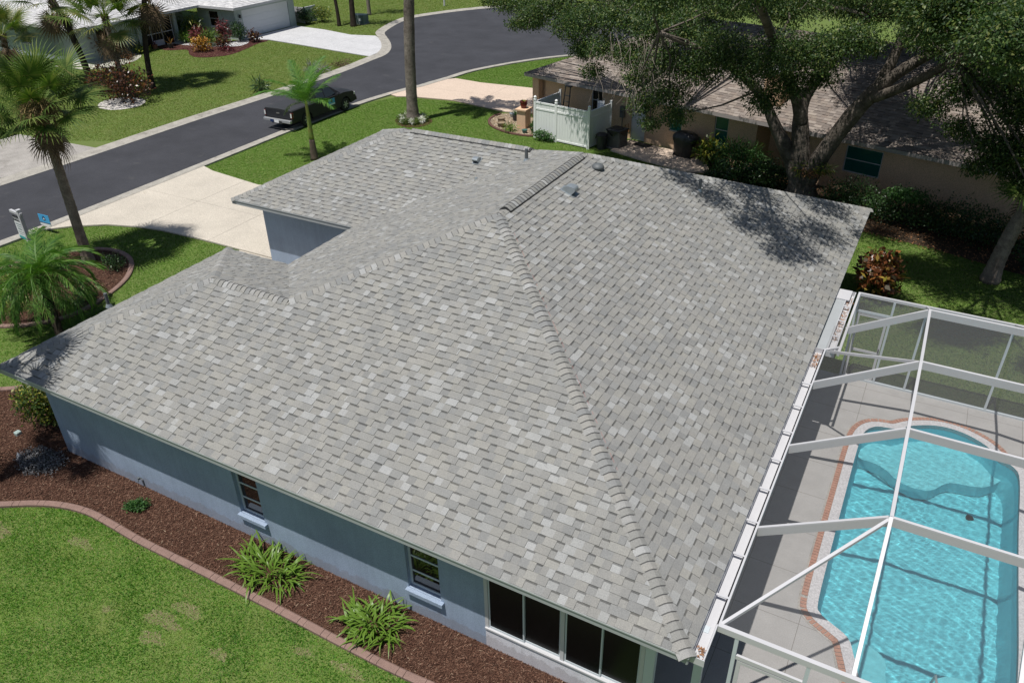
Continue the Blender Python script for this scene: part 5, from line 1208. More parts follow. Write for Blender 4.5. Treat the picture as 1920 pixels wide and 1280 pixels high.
# ================================================================== HOUSE ACROSS THE STREET
oh = empty('opposite_house', (-48.6, 39.4, 0), 0, 'pale grey green house with white roof across the street', 'house'); O2 = Matrix.Translation((48.6, -39.4, 0))
def o2(o): o.matrix_parent_inverse = O2; return o
WPAL = [(.50, .50, .51), (.54, .54, .55), (.46, .46, .475)]
o2(hip_roof(oh, -61, -47.9, 38.7, 46.6, 2.45, WPAL, name='garage_roof', seed=31, exp=.2)); o2(hip_roof(oh, -66, -51.6, 28.0, 46.6, 2.45, WPAL, name='roof', seed=33, exp=.2))
def tr(mb, name, mat): return o2(mb.build(name, M[mat], oh))
mb = MB()
for a, b in (((-61, 38.7), (-47.9, 38.7)), ((-47.9, 38.7), (-47.9, 46.6)), ((-51.6, 28.0), (-51.6, 38.7)), ((-66, 28.0), (-51.6, 28.0))): mb.bar((*a, 2.37), (*b, 2.37), .03, .16)
tr(mb, 'fascia', 'white'); o2(flat('soffit', [(-65.9, 28.1), (-51.65, 28.1), (-51.65, 38.8), (-47.95, 38.8), (-47.95, 46.5), (-65.9, 46.5)], 2.28, M['white'], oh, None))
o2(wall(oh, 'garage_wall', M['sage'], (-48.6, 39.35), (-48.6, 46.0), -.1, 2.28, .2, [(.75, 5.95, -.1, 2.05)]))
gd = o2(MB().box(-48.72, -48.68, 40.1, 45.3, 0.05, 2.05).build('garage_door', M['door_white'], oh))
for i in range(4): MB().box(-48.68, -48.66, 40.12, 45.28, .06+.5*i, .54+.5*i).build('door_panel', M['door_white'], gd).matrix_parent_inverse = gd.matrix_world.inverted() if False else Matrix()
o2(wall(oh, 'window_wall', M['sage'], (-52.6, 39.35), (-48.8, 39.35), -.1, 2.28, .2, [(1.15, 2.2, .85, 2.0)]))
o2(window(oh, (-51.45, 39.35), (1, 0), 1.05, .85, 2.0, M['white'], M['glass'], rows=2, inset=.06, sill=M['white']))
o2(wall(oh, 'front_wall', M['sage'], (-52.6, 28.6), (-52.6, 33.4), -.1, 2.28, .2, [(1.5, 2.7, .9, 2.0)]))
o2(wall(oh, 'left_wall', M['sage'], (-65.4, 28.6), (-52.8, 28.6), -.1, 2.28, .2, [(6.3, 7.4, .9, 2.0)]))
o2(window(oh, (-59.1, 28.6), (1, 0), 1.1, .9, 2.0, M['white'], M['glass'], rows=2, inset=.06, sill=M['white']))
o2(wall(oh, 'porch_back_wall', M['sage'], (-54.4, 33.4), (-54.4, 39.35), -.1, 2.28, .2)); o2(wall(oh, 'porch_side_wall', M['sage'], (-54.2, 33.4), (-52.8, 33.4), -.1, 2.28, .2)) 
for y in (33.5, 36.9): o2(MB().box(-52.75, -52.45, y-.15, y+.15, 0, 2.28).build('porch_column', M['sage'], oh))
mb = MB()
for y in (33.75, 34.6, 35.6, 36.6): mb.box(-52.63, -52.57, y-.03, y+.03, 0, 2.28)
mb.box(-52.63, -52.57, 33.78, 36.57, .9, .96); mb.box(-52.63, -52.57, 33.78, 36.57, 2.0, 2.06); tr(mb, 'porch_screen_frame', 'white')
o2(MB().box(-52.60, -52.595, 33.7, 36.7, .02, 2.27).build('porch_screen', M['dark_screen'], oh)); o2(MB().box(-52.56, -52.55, 34.66, 35.54, .05, .45).build('door_kick_panel', M['white'], oh))
o2(MB().tube([(-52.35, 33.3, 2.3), (-52.35, 33.3, .15), (-52.1, 33.1, .05)], .045, 8).build('downspout', M['white'], oh))
lm = MB().box(-48.56, -48.46, 39.75, 39.87, 1.55, 1.8); tr(lm, 'wall_lantern', 'black_metal'); tr(MB().box(-48.58, -48.56, 39.62, 39.98, 1.25, 1.42), 'house_number_plate', 'white')
tag(MB().box(-50.5, -48.7, 47.1, 47.15, 0, 1.25).box(-48.72, -48.6, 47.0, 48.6, 0, 1.25).build('privacy_panel', M['white']), 'white privacy panel behind the hedge balls by the opposite garage', 'fence')
# planting across the street
bush('round_bush', (-48.3, 46.85, 0), (1.5, 1.3, 1.35), M['hedge_dark'], 'dark green rounded bush right of the white garage door', n=1300, L=.11, W=.07)
bush('round_bush', (-47.6, 48.1, 0), (1.6, 1.5, 1.4), M['bush_yellow'], 'yellow topped rounded bush at the driveway edge', n=1400, L=.11, W=.07)
bush('round_bush', (-48.0, 38.9, 0), (1.1, 1.1, 1.6), M['hedge_dark'], 'tall dark green bush left of the white garage door', n=1100, L=.11, W=.07)
bush('red_cordyline', (-48.9, 38.2, 0), (.9, .9, 1.7), M['ti_red'], 'tall burgundy cordyline before the grey green wall', n=380, L=.32, W=.07)
bush('red_cordyline', (-46.9, 39.3, 0), (.9, .9, .95), M['croton_dark'], 'low dark red croton beside the opposite driveway', n=420, L=.16, W=.08)
bush('palm_shrub', (-52.0, 38.1, 0), (1.5, 1.5, 1.9), M['bush_yellow'], 'tall yellow green bamboo palm near the opposite window', n=420, L=.42, W=.05, droop=.4)
bush('palm_shrub', (-53.6, 37.9, 0), (1.4, 1.2, 1.5), M['bush_green'], 'dark leafy shrub in the porch corner', n=600, L=.2, W=.08)
bush('red_cordyline', (-50.2, 36.9, 0), (1.3, 1.1, 1.3), M['ti_red'], 'broad burgundy cordyline amid the opposite mulch bed', n=480, L=.3, W=.07)
bush('palm_shrub', (-51.6, 36.9, 0), (1.3, 1.1, .8), M['lily'], 'light green strap leaf clump beside the opposite walkway', n=420, L=.32, W=.04)
bush('palm_shrub', (-49.0, 36.9, 0), (1.3, 1.3, 1.2), M['sabal'], 'grey green fan shrub behind the golden croton', n=420, L=.35, W=.05)
bush('golden_croton', (-48.1, 35.1, 0), (1.35, 1.35, 1.05), M['croton_gold'], 'golden orange croton in the middle of the opposite mulch bed', n=700, L=.17, W=.09)
bush('dark_croton', (-47.1, 36.3, 0), (1.1, 1.1, .95), M['croton_dark'], 'dark red brown croton right of the golden one', n=500, L=.17, W=.08)
bush('purple_plant', (-46.4, 36.0, 0), (1.3, .9, .35), M['ti_red'], 'low purple groundcover in front of the dark croton', n=300, L=.12, W=.06)
bush('dark_croton', (-52.7, 30.6, 0), (2.2, 2.0, 1.9), M['croton_dark'], 'tall dark red cordyline thicket by the opposite house wall', n=900, L=.34, W=.07)
bush('flower_clump', (-51.9, 32.7, 0), (1.5, 1.2, .7), M['bush_yellow'], 'yellow green flower clump by the porch downspout', n=380, L=.24, W=.06)
bush('flower_clump', (-50.9, 30.9, 0), (1.2, .9, .45), M['croton'], 'low orange flowers at the white shell border', n=220, L=.14, W=.06)
bush('croton_mound', (-41.4, 22.9, 0), (3.3, 3.0, 2.2), M['croton_dark'], 'big dark red croton mound round the twin palm trunks', n=2600, L=.17, W=.09, shell=.6)
pot('porch_plant_pot', (-51.1, 34.9, 0), .22, .35, M['dark_plastic'], 'dark pot with a spindly plant before the opposite porch', (M['croton'], 14, .8), 'cone')
pot('porch_plant_pot', (-52.1, 34.3, 0), .2, .3, M['terracotta_pot'], 'terracotta pot with pink plant at the porch door', (M['ti_red'], 14, .5), 'cone')
# twin palms and the leaning one
fan_palm('fan_palm', (-43.4, 24.6, 0), 4.3, .17, 'straight grey fan palm rising from the big croton mound', n=30, scale=1.6, yellow=.55, lean=(-.2, .1), seed=4, group=None, dead=3)
fan_palm('fan_palm', (-42.6, 26.0, 0), 5.6, .17, 'right hand dark fan palm of the pair above the croton mound', n=32, scale=1.4, yellow=.4, lean=(.3, .9), seed=5, tmat=M['dark_trunk'], dead=6)
fan_palm('fan_palm', (-46.2, 24.4, 0), 5.2, .20, 'left leaning fan palm of the three beside the croton mound', n=32, scale=1.5, yellow=.7, lean=(-2.0, .3), seed=8, tmat=M['dark_trunk'])
fan_palm('fan_palm', (-56.0, 25.5, 0), 2.2, .2, 'short yellowish fan palm near the opposite house left window', n=30, scale=1.4, yellow=.6, seed=9)
# trees beyond the driveway, transformer, pole
def bare_tree(loc, h, r, lean, label, crown=None, tm='dark_trunk', grp=None, cr=(1.6, 1.6, 1.2)):
    e = empty('slender_tree', loc, 0, label, 'tree', grp); trunk(e, h, r, r*.7, M[tm], lean, 1.3)
    V, F = blob_leaves([(lean[0], lean[1], h+.6, *cr), (lean[0]+.8, lean[1]+.5, h+.2, cr[0]*.7, cr[1]*.7, cr[2]*.7)], -700, .22, .07, .4, .2); npmesh('crown', V, F, crown or M['oak'], e); return e
bare_tree((-45.1, 47.3, 0), 5.5, .15, (-.6, -.3), 'left slender dark trunk on the lawn beyond the opposite driveway')
bare_tree((-43.9, 47.7, 0), 5.8, .23, (.25, .2), 'thicker dark trunk standing beside the green utility box')
bare_tree((-46.0, 52.6, 0), 6.5, .16, (-.1, 0), 'pale thin palm trunk on the far lawn with dark shadow', tm='grey_trunk')
ub = empty('utility_box', (-44.2, 48.9, 0), .2, 'green metal utility box between the dark trunks on the far lawn', 'utility box')
MB().box(-.65, .65, -.45, .45, 0, .75).build('cabinet', pm('utility box green', (.10, .14, .13), .6, .1, 4), ub, bevel=.03); MB().box(.2, .38, -.47, -.452, .3, .5).build('warning_label', M['sign_white'], ub); MB().box(-.7, .7, -.5, .5, 0, .05).build('pad', M['old_concrete'], ub)
tag(MB().box(-42.45, -42.33, 59.3, 59.42, 0, 1.7).build('white_post', M['white']), 'white wooden post on the lawn at the top of the street', 'post')
bush('ornamental_grass', (-35.7, 33.4, 0), (1.3, 1.5, .6), M['silver'], 'wispy dry ornamental grass on the far kerb behind the young palm', n=420, L=.45, W=.025, droop=.2)
bush('ornamental_grass', (-35.6, 35.8, 0), (.9, 1.6, .35), M['dead_frond'], 'low browned ornamental grass on the far kerb', n=300, L=.3, W=.025, droop=.2)
bush('kerb_plant', (-35.7, 28.3, 0), (.8, .9, .7), M['hedge_dark'], 'dark spiky plant on the far kerb behind the pickup bed', n=200, L=.5, W=.04, droop=.1)

# ================================================================== LEFT FRONT YARD
fan_palm('fan_palm', (-24.35, 7.75, 0), 5.55, .175, 'tall cabbage palm with shaggy brown seed stalks beside the street sign', n=46, scale=1.08, lean=(-.05, .05), seeds=3, seed=1, dead=4)
# pygmy date palm with leaning trunk on the island
PYG = [feather_frond_mesh('frond', M['pygmy'], L=1.75+.12*i, nl=46, ll=.34, lw=.020, droop=1.7+.25*i, vee=.25, seed=i, hang=.5) for i in range(3)]
dp = empty('date_palm', (-20.2, 3.75, 0), 0, 'bushy date palm with dark leaning trunk on the island bed', 'palm tree')
trunk(dp, 1.75, .10, .12, M['dark_trunk'], (-1.0, .55), 1.2, rings=.15)
for i in range(58):
    t = i/58; a = i*2.39996; el = math.radians(72-78*t)+random.uniform(-.1, .1); place_frond(PYG[i % 3], 'frond', dp, (-1.0, .55, 1.72), a, el, random.uniform(-.3, .3), random.uniform(1.0, 1.28))
# young palm in front of the pickup
ROY = [feather_frond_mesh('frond', M['royal'], L=2.15+.12*i, nl=66, ll=.55, lw=.020, droop=.65+.25*i, vee=.3, seed=20+i, hang=.85) for i in range(3)]; ROYP = feather_frond_mesh('frond_pale', M['royal_pale'], L=1.5, nl=34, ll=.42, lw=.03, droop=1.4, seed=29, hang=.9)
yp = empty('young_palm', (-24.45, 20.05, 0), 0, 'young feather palm with yellow green stem on the verge before the pickup', 'palm tree')
trunk(yp, 1.0, .16, .12, M['bronze_trunk'], (0, 0), 1.25, rings=.04); o = trunk(yp, 1.75, .125, .055, M['crownshaft'], (-.06, .05), 1.0, name='crownshaft', rough=.02); o.location = (0, 0, 1.0)
for i, (az, el, sc_) in enumerate(((2.7, 66, 1.0), (.4, 74, .95), (1.7, 78, 1.05), (5.9, 62, 1.0), (4.0, 60, .95), (3.6, 40, 1.05), (1.1, 48, 1.0), (5.4, 55, .9), (-.2, 35, 1.0), (2.0, 58, 1.0), (4.5, 50, .85), (3.1, 42, .9), (.0, 34, .8), (5.0, 68, 1.0), (2.3, 48, 1.0))): place_frond(ROY[i % 3], 'frond', yp, (-.06, .05, 2.72-.02*i), az, math.radians(el), random.uniform(-.3, .3), sc_)
place_frond(ROYP, 'frond', yp, (-.06, .05, 2.6), 3.5, math.radians(12), 0, .9)
# tall palm trunk by the neighbour's drive; its crown is above the picture
tp = empty('tall_palm', (-23.76, 27.26, 0), 0, 'tall grey ringed palm trunk on the lawn between the two houses', 'palm tree')
trunk(tp, 11.4, .29, .25, M['grey_trunk'], (.8, .45), 1.55, rings=.025, n=20)
TPF = [feather_frond_mesh('frond', M['pygmy'], L=2.5, nl=44, ll=.55, lw=.045, droop=1.5+.3*i, seed=40+i) for i in range(2)]
for i in range(22): place_frond(TPF[i % 2], 'frond', tp, (.8, .45, 11.3), i*2.4, math.radians(70-95*i/22), 0, 1.0)
for i in range(22):
    a = i*.2856+.1; r = .62+.12*math.sin(i*2.1); bush('border_flower', (-23.80+math.cos(a)*r, 27.27+math.sin(a)*r, .01), (.24, .24, .30), M['sabal'] if i % 3 else M['flower_white'], 'small white flowered border plant ringing the tall palm trunk', 'plant', n=60, L=.14, W=.02, group='flowers round the tall palm', stem=False)
# palm beyond the left edge of the picture: it throws the frond shadows on the roof corner
fan_palm('fan_palm', (-16.25, -1.45, 0), 6.9, .16, 'cabbage palm left of the picture whose shadow falls across the roof corner', n=26, scale=.95, lean=(.25, .2), seed=12)

# island plants
def clump(label, loc, size, n, mat='lily', L=(.35, .65), w=.035, name='strap_leaf_clump', group=None, singles=True, cat='plant'):
    e = empty(name, loc, 0, label, cat, group); mes = []
    for k in range(8):
        l = L[0]+(L[1]-L[0])*k/7; V, F = ribbon(arch_pts(l, 1.25-.12*(k % 3), 1.3+.22*(k % 5), 0, 7), [w*.7, w, w*1.05, w*.95, w*.7, w*.4, w*.05], fold=.35); o = npmesh('leaf', V, F, M[mat]); mes.append(o.data); bpy.data.objects.remove(o)
    rr = random.Random(n)
    if singles:
        for i in range(n):
            r = rr.random()**.6; a = rr.random()*6.28; o = bpy.data.objects.new('leaf', mes[rr.randrange(8)]); link(o); o.parent = e; o.location = (math.cos(a)*r*size[0]*.36, math.sin(a)*r*size[1]*.36, 0)
            az = a+rr.uniform(-1.5, 1.5); o.rotation_euler = (Matrix.Rotation(az, 4, 'Z') @ Matrix.Rotation(.45*(r-.5)+rr.uniform(-.3, .3), 4, 'Y') @ Matrix.Rotation(rr.uniform(-.3, .3), 4, 'X')).to_euler(); o.scale = (rr.uniform(.6, 1.1),)*3
    else:
        ls = []
        for i in range(n):
            r = rr.random()**.6; a = rr.random()*6.28; l = rr.uniform(*L); ls.append(ribbon(arch_pts(l, rr.uniform(.7, 1.35), rr.uniform(.8, 2.0), a+rr.uniform(-.8, .8), 5)+np.array([math.cos(a)*r*size[0]*.4, math.sin(a)*r*size[1]*.4, 0]), [w*.7, w, w, w*.6, w*.05], fold=.3))
        V, F = join(ls); npmesh('leaves', V, F, M[mat], e)
    return e
for i, (x, y, s, nn_) in enumerate(((-23.6, 4.4, 1.2, 150), (-22.6, 4.9, 1.1, 150), (-24.6, 4.8, 1.3, 160), (-22.2, 5.9, .9, 110), (-25.4, 5.6, 1.3, 150), (-25.5, 7.0, 1.2, 120), (-21.95, 5.3, .6, 70))):
    lab = ['wispy green liriope at the front of the island bed', 'liriope tuft under the date palm crown nearest the edging', 'liriope clump in the left front of the island bed', 'liriope tuft below the right fronds of the date palm', 'broad liriope clump at the street side of the island', 'liriope clump near the sign post foot', 'small liriope tuft right beside the island edging'][i]
    clump(lab, (x, y, .01), (s, s), nn_, 'pygmy' if i % 2 else 'lily', (.3, .6), .018, 'liriope', 'liriope in the island bed', False)
bush('island_shrub', (-22.95, 7.75, 0), (.75, .75, .65), M['hedge_dark'], 'small dark round shrub inside the island edging near the palm trunk', n=900, L=.06, W=.035)
bush('island_shrub', (-25.6, 4.3, 0), (.9, .9, .6), M['bush_green'], 'green shrub at the left end of the island bed', n=900, L=.07, W=.035)
# corner and side plants
bush('corner_shrub', (-16.85, 1.0, 0), (1.25, 1.15, 1.35), M['bush_yellow'], 'yellow green leafy shrub at the left corner of the house', n=2600, L=.085, W=.05)
bush('grey_groundcover', (-15.75, -.05, 0), (1.25, .85, .16), M['silver'], 'dead silvery grey creeping plant at the house corner', n=3200, L=.045, W=.03, stem=False)
bush('dark_corner_bush', (-17.2, -1.3, 0), (1.5, 1.5, 1.2), M['hedge_dark'], 'dark bush at the left picture edge in the mulch bed', n=2400)
bush('small_green_bush', (-12.35, -.03, .01), (.50, .42, .22), M['bush_green'], 'small bright green mounded bush alone in the mulch bed', n=1500, L=.045, W=.028, blobs=[(-.12, -.06, .08, .16, .13, .09), (.08, .05, .12, .18, .16, .12), (.0, -.02, .11, .15, .12, .10)], stem=False)
clump('large spiky lily clump below the first wall window', (-8.45, -.02, .01), (1.95, 1.05), 210, 'lily', (.35, .72), .042)
clump('spiky lily clump below the second wall window', (-5.75, -.08, .01), (1.5, 1.05), 190, 'lily', (.32, .70), .042)
bush('tiny_plant', (-1.72, .18, .01), (.28, .2, .16), M['bush_yellow'], 'tiny yellow green plant at the foot of the white knee wall', 'plant', n=160, L=.05, W=.03, stem=False)
tag(MB().box(-17.3, -17.16, .3, .44, 0, .12).build('utility_marker', pm('pale green box', (.30, .38, .36), .6, .1, 5), bevel=.02), 'small pale green ground box beside the corner shrub', 'utility box')
tag(MB().lathe([(.10, 0), (.05, .10), (.001, .2)], 4, (-16.35, -.18, 0)).build('white_marker', M['sign_white']), 'small white pointed marker in the mulch near the grey creeper', 'marker')

# realtor sign
sp = empty('sign_post', (-26.75, 7.25, 0), 0, 'white wooden post with hanging for sale sign by the street', 'sign'); 
R4 = Matrix.Rotation(math.radians(-6), 4, 'Z')
MB().box(-.06, .06, -.06, .06, 0, 1.72, R4).build('post', M['white'], sp); MB().box(-.62, .12, -.045, .045, 1.55, 1.64, R4).build('arm', M['white'], sp); MB().box(-.07, .07, -.07, .07, 1.72, 1.76, R4).build('post_top', M['white'], sp)
bd = MB().box(-.60, -.12, -.012, .012, .55, 1.42, R4).build('sign_board', M['sign_white'], sp); MB().box(-.60, -.12, -.0155, .0155, 1.24, 1.42, R4).build('header_band', M['sign_black'], bd); MB().box(-.60, -.12, -.0155, .0155, .55, .66, R4).build('footer_band', M['teal_ink'], bd)
for (a, b, z0, z1) in ((-.55, -.17, 1.10, 1.16), (-.52, -.20, 1.01, 1.06), (-.50, -.22, .90, .97), (-.54, -.18, .80, .84), (-.48, -.24, .72, .755)): MB().box(a, b, -.0145, .0145, z0, z1, R4).build('print_line', M['sign_grey'], bd)
for x in (-.55, -.17): MB().box(x-.005, x+.005, -.005, .005, 1.42, 1.55, R4).build('hook', M['chrome'], sp)
def text(s, size, parent, mat, loc, rot, name='lettering'):
    c = bpy.data.curves.new(name, 'FONT'); c.body = s; c.size = size; c.align_x = 'CENTER'; c.align_y = 'CENTER'; c.extrude = .0006; o = bpy.data.objects.new(name, c); link(o); c.materials.append(mat); bpy.context.view_layer.update(); me = bpy.data.meshes.new_from_object(o.evaluated_get(bpy.context.evaluated_depsgraph_get())); bpy.data.objects.remove(o); o = bpy.data.objects.new(name, me); link(o); o.parent = parent; o.location = loc; o.rotation_euler = rot; return o
dep = bpy.context.evaluated_depsgraph_get
a = math.radians(-6); ctr = R4 @ Vector((-.36, -.0165, 1.33)); text('FOR SALE', .105, bd, M['sign_white'], ctr, (math.pi/2, 0, a))
ysn = empty('yard_sign', (-28.05, 8.75, 0), 0, 'small light blue yard sign on wire legs beside the palm at the kerb', 'sign'); Y4 = Matrix.Rotation(math.radians(2), 4, 'Z')
yb = MB().box(-.30, .30, -.006, .006, .32, .76, Y4).build('sign_board', M['blue_sign'], ysn); MB().box(-.30, .30, -.0085, .0085, .32, .40, Y4).build('white_band', M['sign_white'], yb); MB().box(-.30, .30, -.0083, .0083, .40, .435, Y4).build('dark_band', M['blue_dark'], yb)
em = MB(); em.v = []; 
def emblem(parent, M4, s, z, y):
    ringv = [(math.cos(t)*s, math.sin(t)*s) for t in [i*math.pi/9 for i in range(18)]]; drop = [(x, q if q < 0 else q*(1+.55*max(0, 1-abs(x)/s*2.2))) for x, q in ringv]
    mk('drop_emblem', [M4 @ Vector((x, y, z+q)) for x, q in drop], [tuple(range(18))], M['blue_dark'], parent); h = s*.5
    mk('house_mark', [M4 @ Vector((x, y-.001, z+q)) for x, q in ((-h, -h*.8), (h, -h*.8), (h, h*.1), (0, h*.9), (-h, h*.1))], [(0, 1, 2, 3, 4)], M['sign_white'], parent)
emblem(yb, Y4, .085, .60, -.0095)
for x in (-.2, .2): MB().box(x-.004, x+.004, -.003, .003, 0, .32, Y4).build('wire_leg', M['galv'], ysn)

# ------------------------------------------------------------------ pickup truck
tk = empty('pickup_truck', (-29.22, 25.55, .012), 0, 'charcoal pickup truck with covered bed parked at the kerb', 'pickup truck')
def loft(secs, name, mat, parent, closed=True, smooth=False, bevel=0, flip=False):
    """secs: list of (y, [(x,z)...]) same count -> skin along y"""
    V, F = [], []; n = len(secs[0][1])
    for y, pr in secs: V += [(x, y, z) for x, z in pr]
    for i in range(len(secs)-1):
        for j in range(n): a = i*n+j; b = i*n+(j+1) % n; F.append((a, b, b+n, a+n))
    F.append(tuple(range(n-1, -1, -1))); F.append(tuple(range((len(secs)-1)*n, len(secs)*n)))
    o = mk(name, V, F, mat, parent, smooth)
    if bevel: m = o.modifiers.new('bevel', 'BEVEL'); m.width = bevel; m.segments = 3; m.limit_method = 'ANGLE'; m.angle_limit = .5
    return o
hw = .93
def body_side(s):
    """one side panel with real wheel arches, as a prism in x"""
    pr = []; pts = [(-2.62, .52), (-2.60, 1.03), (-.62, 1.05), (.0, 1.06), (1.35, 1.05), (1.65, 1.06), (2.35, .98), (2.58, .88), (2.64, .60), (2.60, .42)]
    def arch(cy, r): return [(cy+r*math.cos(t), .36+r*math.sin(t)) for t in [i*math.pi/8 for i in range(9)]]
    pts += [(2.2, .36)]+[p for p in arch(1.72, .44)][0:9]+[(1.2, .34), (-1.02, .34)]+arch(-1.50, .44)+[(-2.0, .46)]
    V = [(s*hw, y, z) for y, z in pts]+[(s*(hw-.10), y, z) for y, z in pts]; n = len(pts); F = []
    for t in tessellate_polygon([[Vector((y, z, 0)) for y, z in pts]]): F.append(t if s < 0 else t[::-1]); F.append(tuple(i+n for i in t))
    F += [(i, (i+1) % n, n+(i+1) % n, n+i) for i in range(n)]
    o = mk('body_side', V, F, M['carpaint'], tk); m = o.modifiers.new('b', 'BEVEL'); m.width = .03; m.segments = 2; m.limit_method = 'ANGLE'; m.angle_limit = .9; return o
for s in (-1, 1): body_side(s)
W8 = hw-.10
loft([(-2.60, [(-W8, .55), (W8, .55), (W8, 1.03), (-W8, 1.03)]), (-2.52, [(-W8, .5), (W8, .5), (W8, 1.04), (-W8, 1.04)])], 'tailgate', M['carpaint'], tk, bevel=.01)
MB().box(-W8, W8, -2.5, 2.4, .38, .62).build('chassis', M['black_metal'], tk)
MB().box(-.80, .80, -2.615, -2.605, .62, .97).build('tailgate_panel', M['carpaint'], tk); MB().box(-.10, .10, -2.635, -2.612, .84, .90).build('tailgate_handle', M['grey_plastic'], tk)
loft([(-2.60, [(-.90, 1.035), (.90, 1.035), (.86, 1.075), (0, 1.10), (-.86, 1.075)]), (-.70, [(-.90, 1.055), (.90, 1.055), (.86, 1.10), (0, 1.13), (-.86, 1.10)])], 'tonneau_cover', M['tonneau'], tk)
# hood
loft([(1.25, [(-.86, .95), (.86, .95), (.84, 1.07), (.5, 1.16), (-.5, 1.16), (-.84, 1.07)]), (2.0, [(-.87, .9), (.87, .9), (.85, 1.03), (.5, 1.12), (-.5, 1.12), (-.85, 1.03)]), (2.50, [(-.85, .8), (.85, .8), (.82, .92), (.5, .99), (-.5, .99), (-.82, .92)]), (2.62, [(-.80, .62), (.80, .62), (.78, .80), (.5, .84), (-.5, .84), (-.78, .80)])], 'hood', M['carpaint'], tk, bevel=.03)
# cab lower and greenhouse
MB().box(-.84, .84, -.66, 1.4, .6, 1.05).build('cab_floor', M['black_metal'], tk)
loft([(-.66, [(-.86, 1.05), (.86, 1.05), (.70, 1.56), (-.70, 1.56)]), (-.60, [(-.86, 1.05), (.86, 1.05), (.68, 1.68), (-.68, 1.68)]), (.55, [(-.86, 1.05), (.86, 1.05), (.66, 1.70), (-.66, 1.70)]), (1.42, [(-.86, 1.04), (.86, 1.04), (.84, 1.10), (-.84, 1.10)])], 'cab', M['carpaint'], tk, bevel=.04)
def quad(name, vs, mat): mk(name, vs, [(0, 1, 2, 3)], mat, tk)
for s in (-1, 1):
    def sx(z): return s*(.865-(z-1.05)*.29+.006)
    for a0, a1, b0, b1 in ((-.52, .12, -.50, .10), (.18, 1.05, .16, .62)): 
        vs = [(sx(1.09), a0, 1.09), (sx(1.09), a1, 1.09), (sx(1.60), b1, 1.60), (sx(1.60), b0, 1.60)]; quad('side_window', vs if s > 0 else vs[::-1], M['car_glass'])
    MB().box(s*.93-(.0 if s < 0 else 0), s*.93+s*.16, .98, 1.10, 1.02, 1.16).build('mirror', M['carpaint'], tk, bevel=.02) if s > 0 else MB().box(-1.09, -.93, .98, 1.10, 1.02, 1.16).build('mirror', M['carpaint'], tk, bevel=.02)
    x0, x1 = (.80, .945) if s > 0 else (-.945, -.80)
    tl = MB().box(x0+(.045 if s > 0 else 0), x1-(0 if s > 0 else .045), -2.640, -2.50, .66, .96).build('tail_light', M['tail_red'], tk, bevel=.015); MB().box(x0+(.05 if s > 0 else .004), x1-(.004 if s > 0 else .05), -2.648, -2.5, .72, .94).build('reversing_lens', M['lamp_clear'], tl)
    MB().box(x0-.04 if s > 0 else x0, x1 if s > 0 else x1+.04, 2.46, 2.60, .74, .90).build('headlight', M['lamp_clear'], tk, bevel=.03)
    for yd in (.145, -.60, 1.16): MB().box(s*.929 if s > 0 else -.934, s*.934 if s > 0 else -.929, yd-.006, yd+.006, .42, 1.03).build('door_seam', M['black_metal'], tk)
    for yd in (.0, 1.0): MB().box(.93 if s > 0 else -.955, .955 if s > 0 else -.93, yd-.20, yd-.06, .90, .93).build('door_handle', M['carpaint'], tk)
quad('windshield', [(-.80, 1.32, 1.135), (.80, 1.32, 1.135), (.63, .62, 1.672), (-.63, .62, 1.672)], M['car_glass']); quad('rear_window', [(.72, -.668, 1.14), (-.72, -.668, 1.14), (-.64, -.665, 1.52), (.64, -.665, 1.52)], M['car_glass'])
bp = MB().box(-.92, .92, -2.80, -2.64, .44, .60).build('rear_bumper', M['chrome'], tk, bevel=.025); MB().box(-.35, .35, -2.81, -2.66, .38, .52).build('step_pad', M['dark_plastic'], bp)
pl = MB().box(-.155, .155, -2.82, -2.812, .42, .56).build('number_plate', M['sign_white'], tk); MB().box(-.44, -.20, -2.816, -2.802, .43, .56).build('blue_sticker', M['blue_dark'], bp)
MB().box(-.93, .93, 2.60, 2.72, .40, .62).build('front_bumper', M['carpaint'], tk, bevel=.04); MB().box(-.5, .5, 2.62, 2.66, .64, .80).build('grille', M['chrome'], tk)
def wheel(x, y):
    s = 1 if x > 0 else -1; e = MB(); n = 24; V, F = [], []
    pr = [(.19, -.11), (.33, -.115), (.365, -.08), (.37, 0), (.365, .08), (.33, .115), (.19, .11)]
    for r, w in pr:
        for k in range(n): t = 2*math.pi*k/n; V.append((x+w, y+r*math.cos(t), .37+r*math.sin(t)))
    for i in range(len(pr)-1):
        for k in range(n): a = i*n+k; b = i*n+(k+1) % n; F.append((a, b, b+n, a+n))
    F += [tuple(range(n)), tuple(range(6*n+n-1, 6*n-1, -1))]
    w = mk('wheel', V, F, M['rubber'], tk); mb = MB()
    for k in range(6):
        t = k*math.pi/3; c, q = math.cos(t), math.sin(t); mb.bar((x+s*.112, y, .37), (x+s*.112, y+c*.2, .37+q*.2), .06, .02, up=(1, 0, 0))
    mb.tube([(x+s*.10, y, .37), (x+s*.125, y, .37)], .055, 10); mb.build('rim', M['chrome'], w)
for x in (-.80, .80):
    for y in (-1.50, 1.72): wheel(x, y)
sgn = MB().box(.931, .938, .30, .82, .62, .96).build('door_sign', M['blue_sign'], tk); MB().box(.938, .9395, .32, .80, .64, .70).build('white_band', M['sign_white'], sgn)
emblem(sgn, Matrix(((0, 1, 0, 0), (1, 0, 0, .56), (0, 0, 1, 0), (0, 0, 0, 1))) @ Matrix.Rotation(0, 4, 'Z'), .07, .83, .9402)

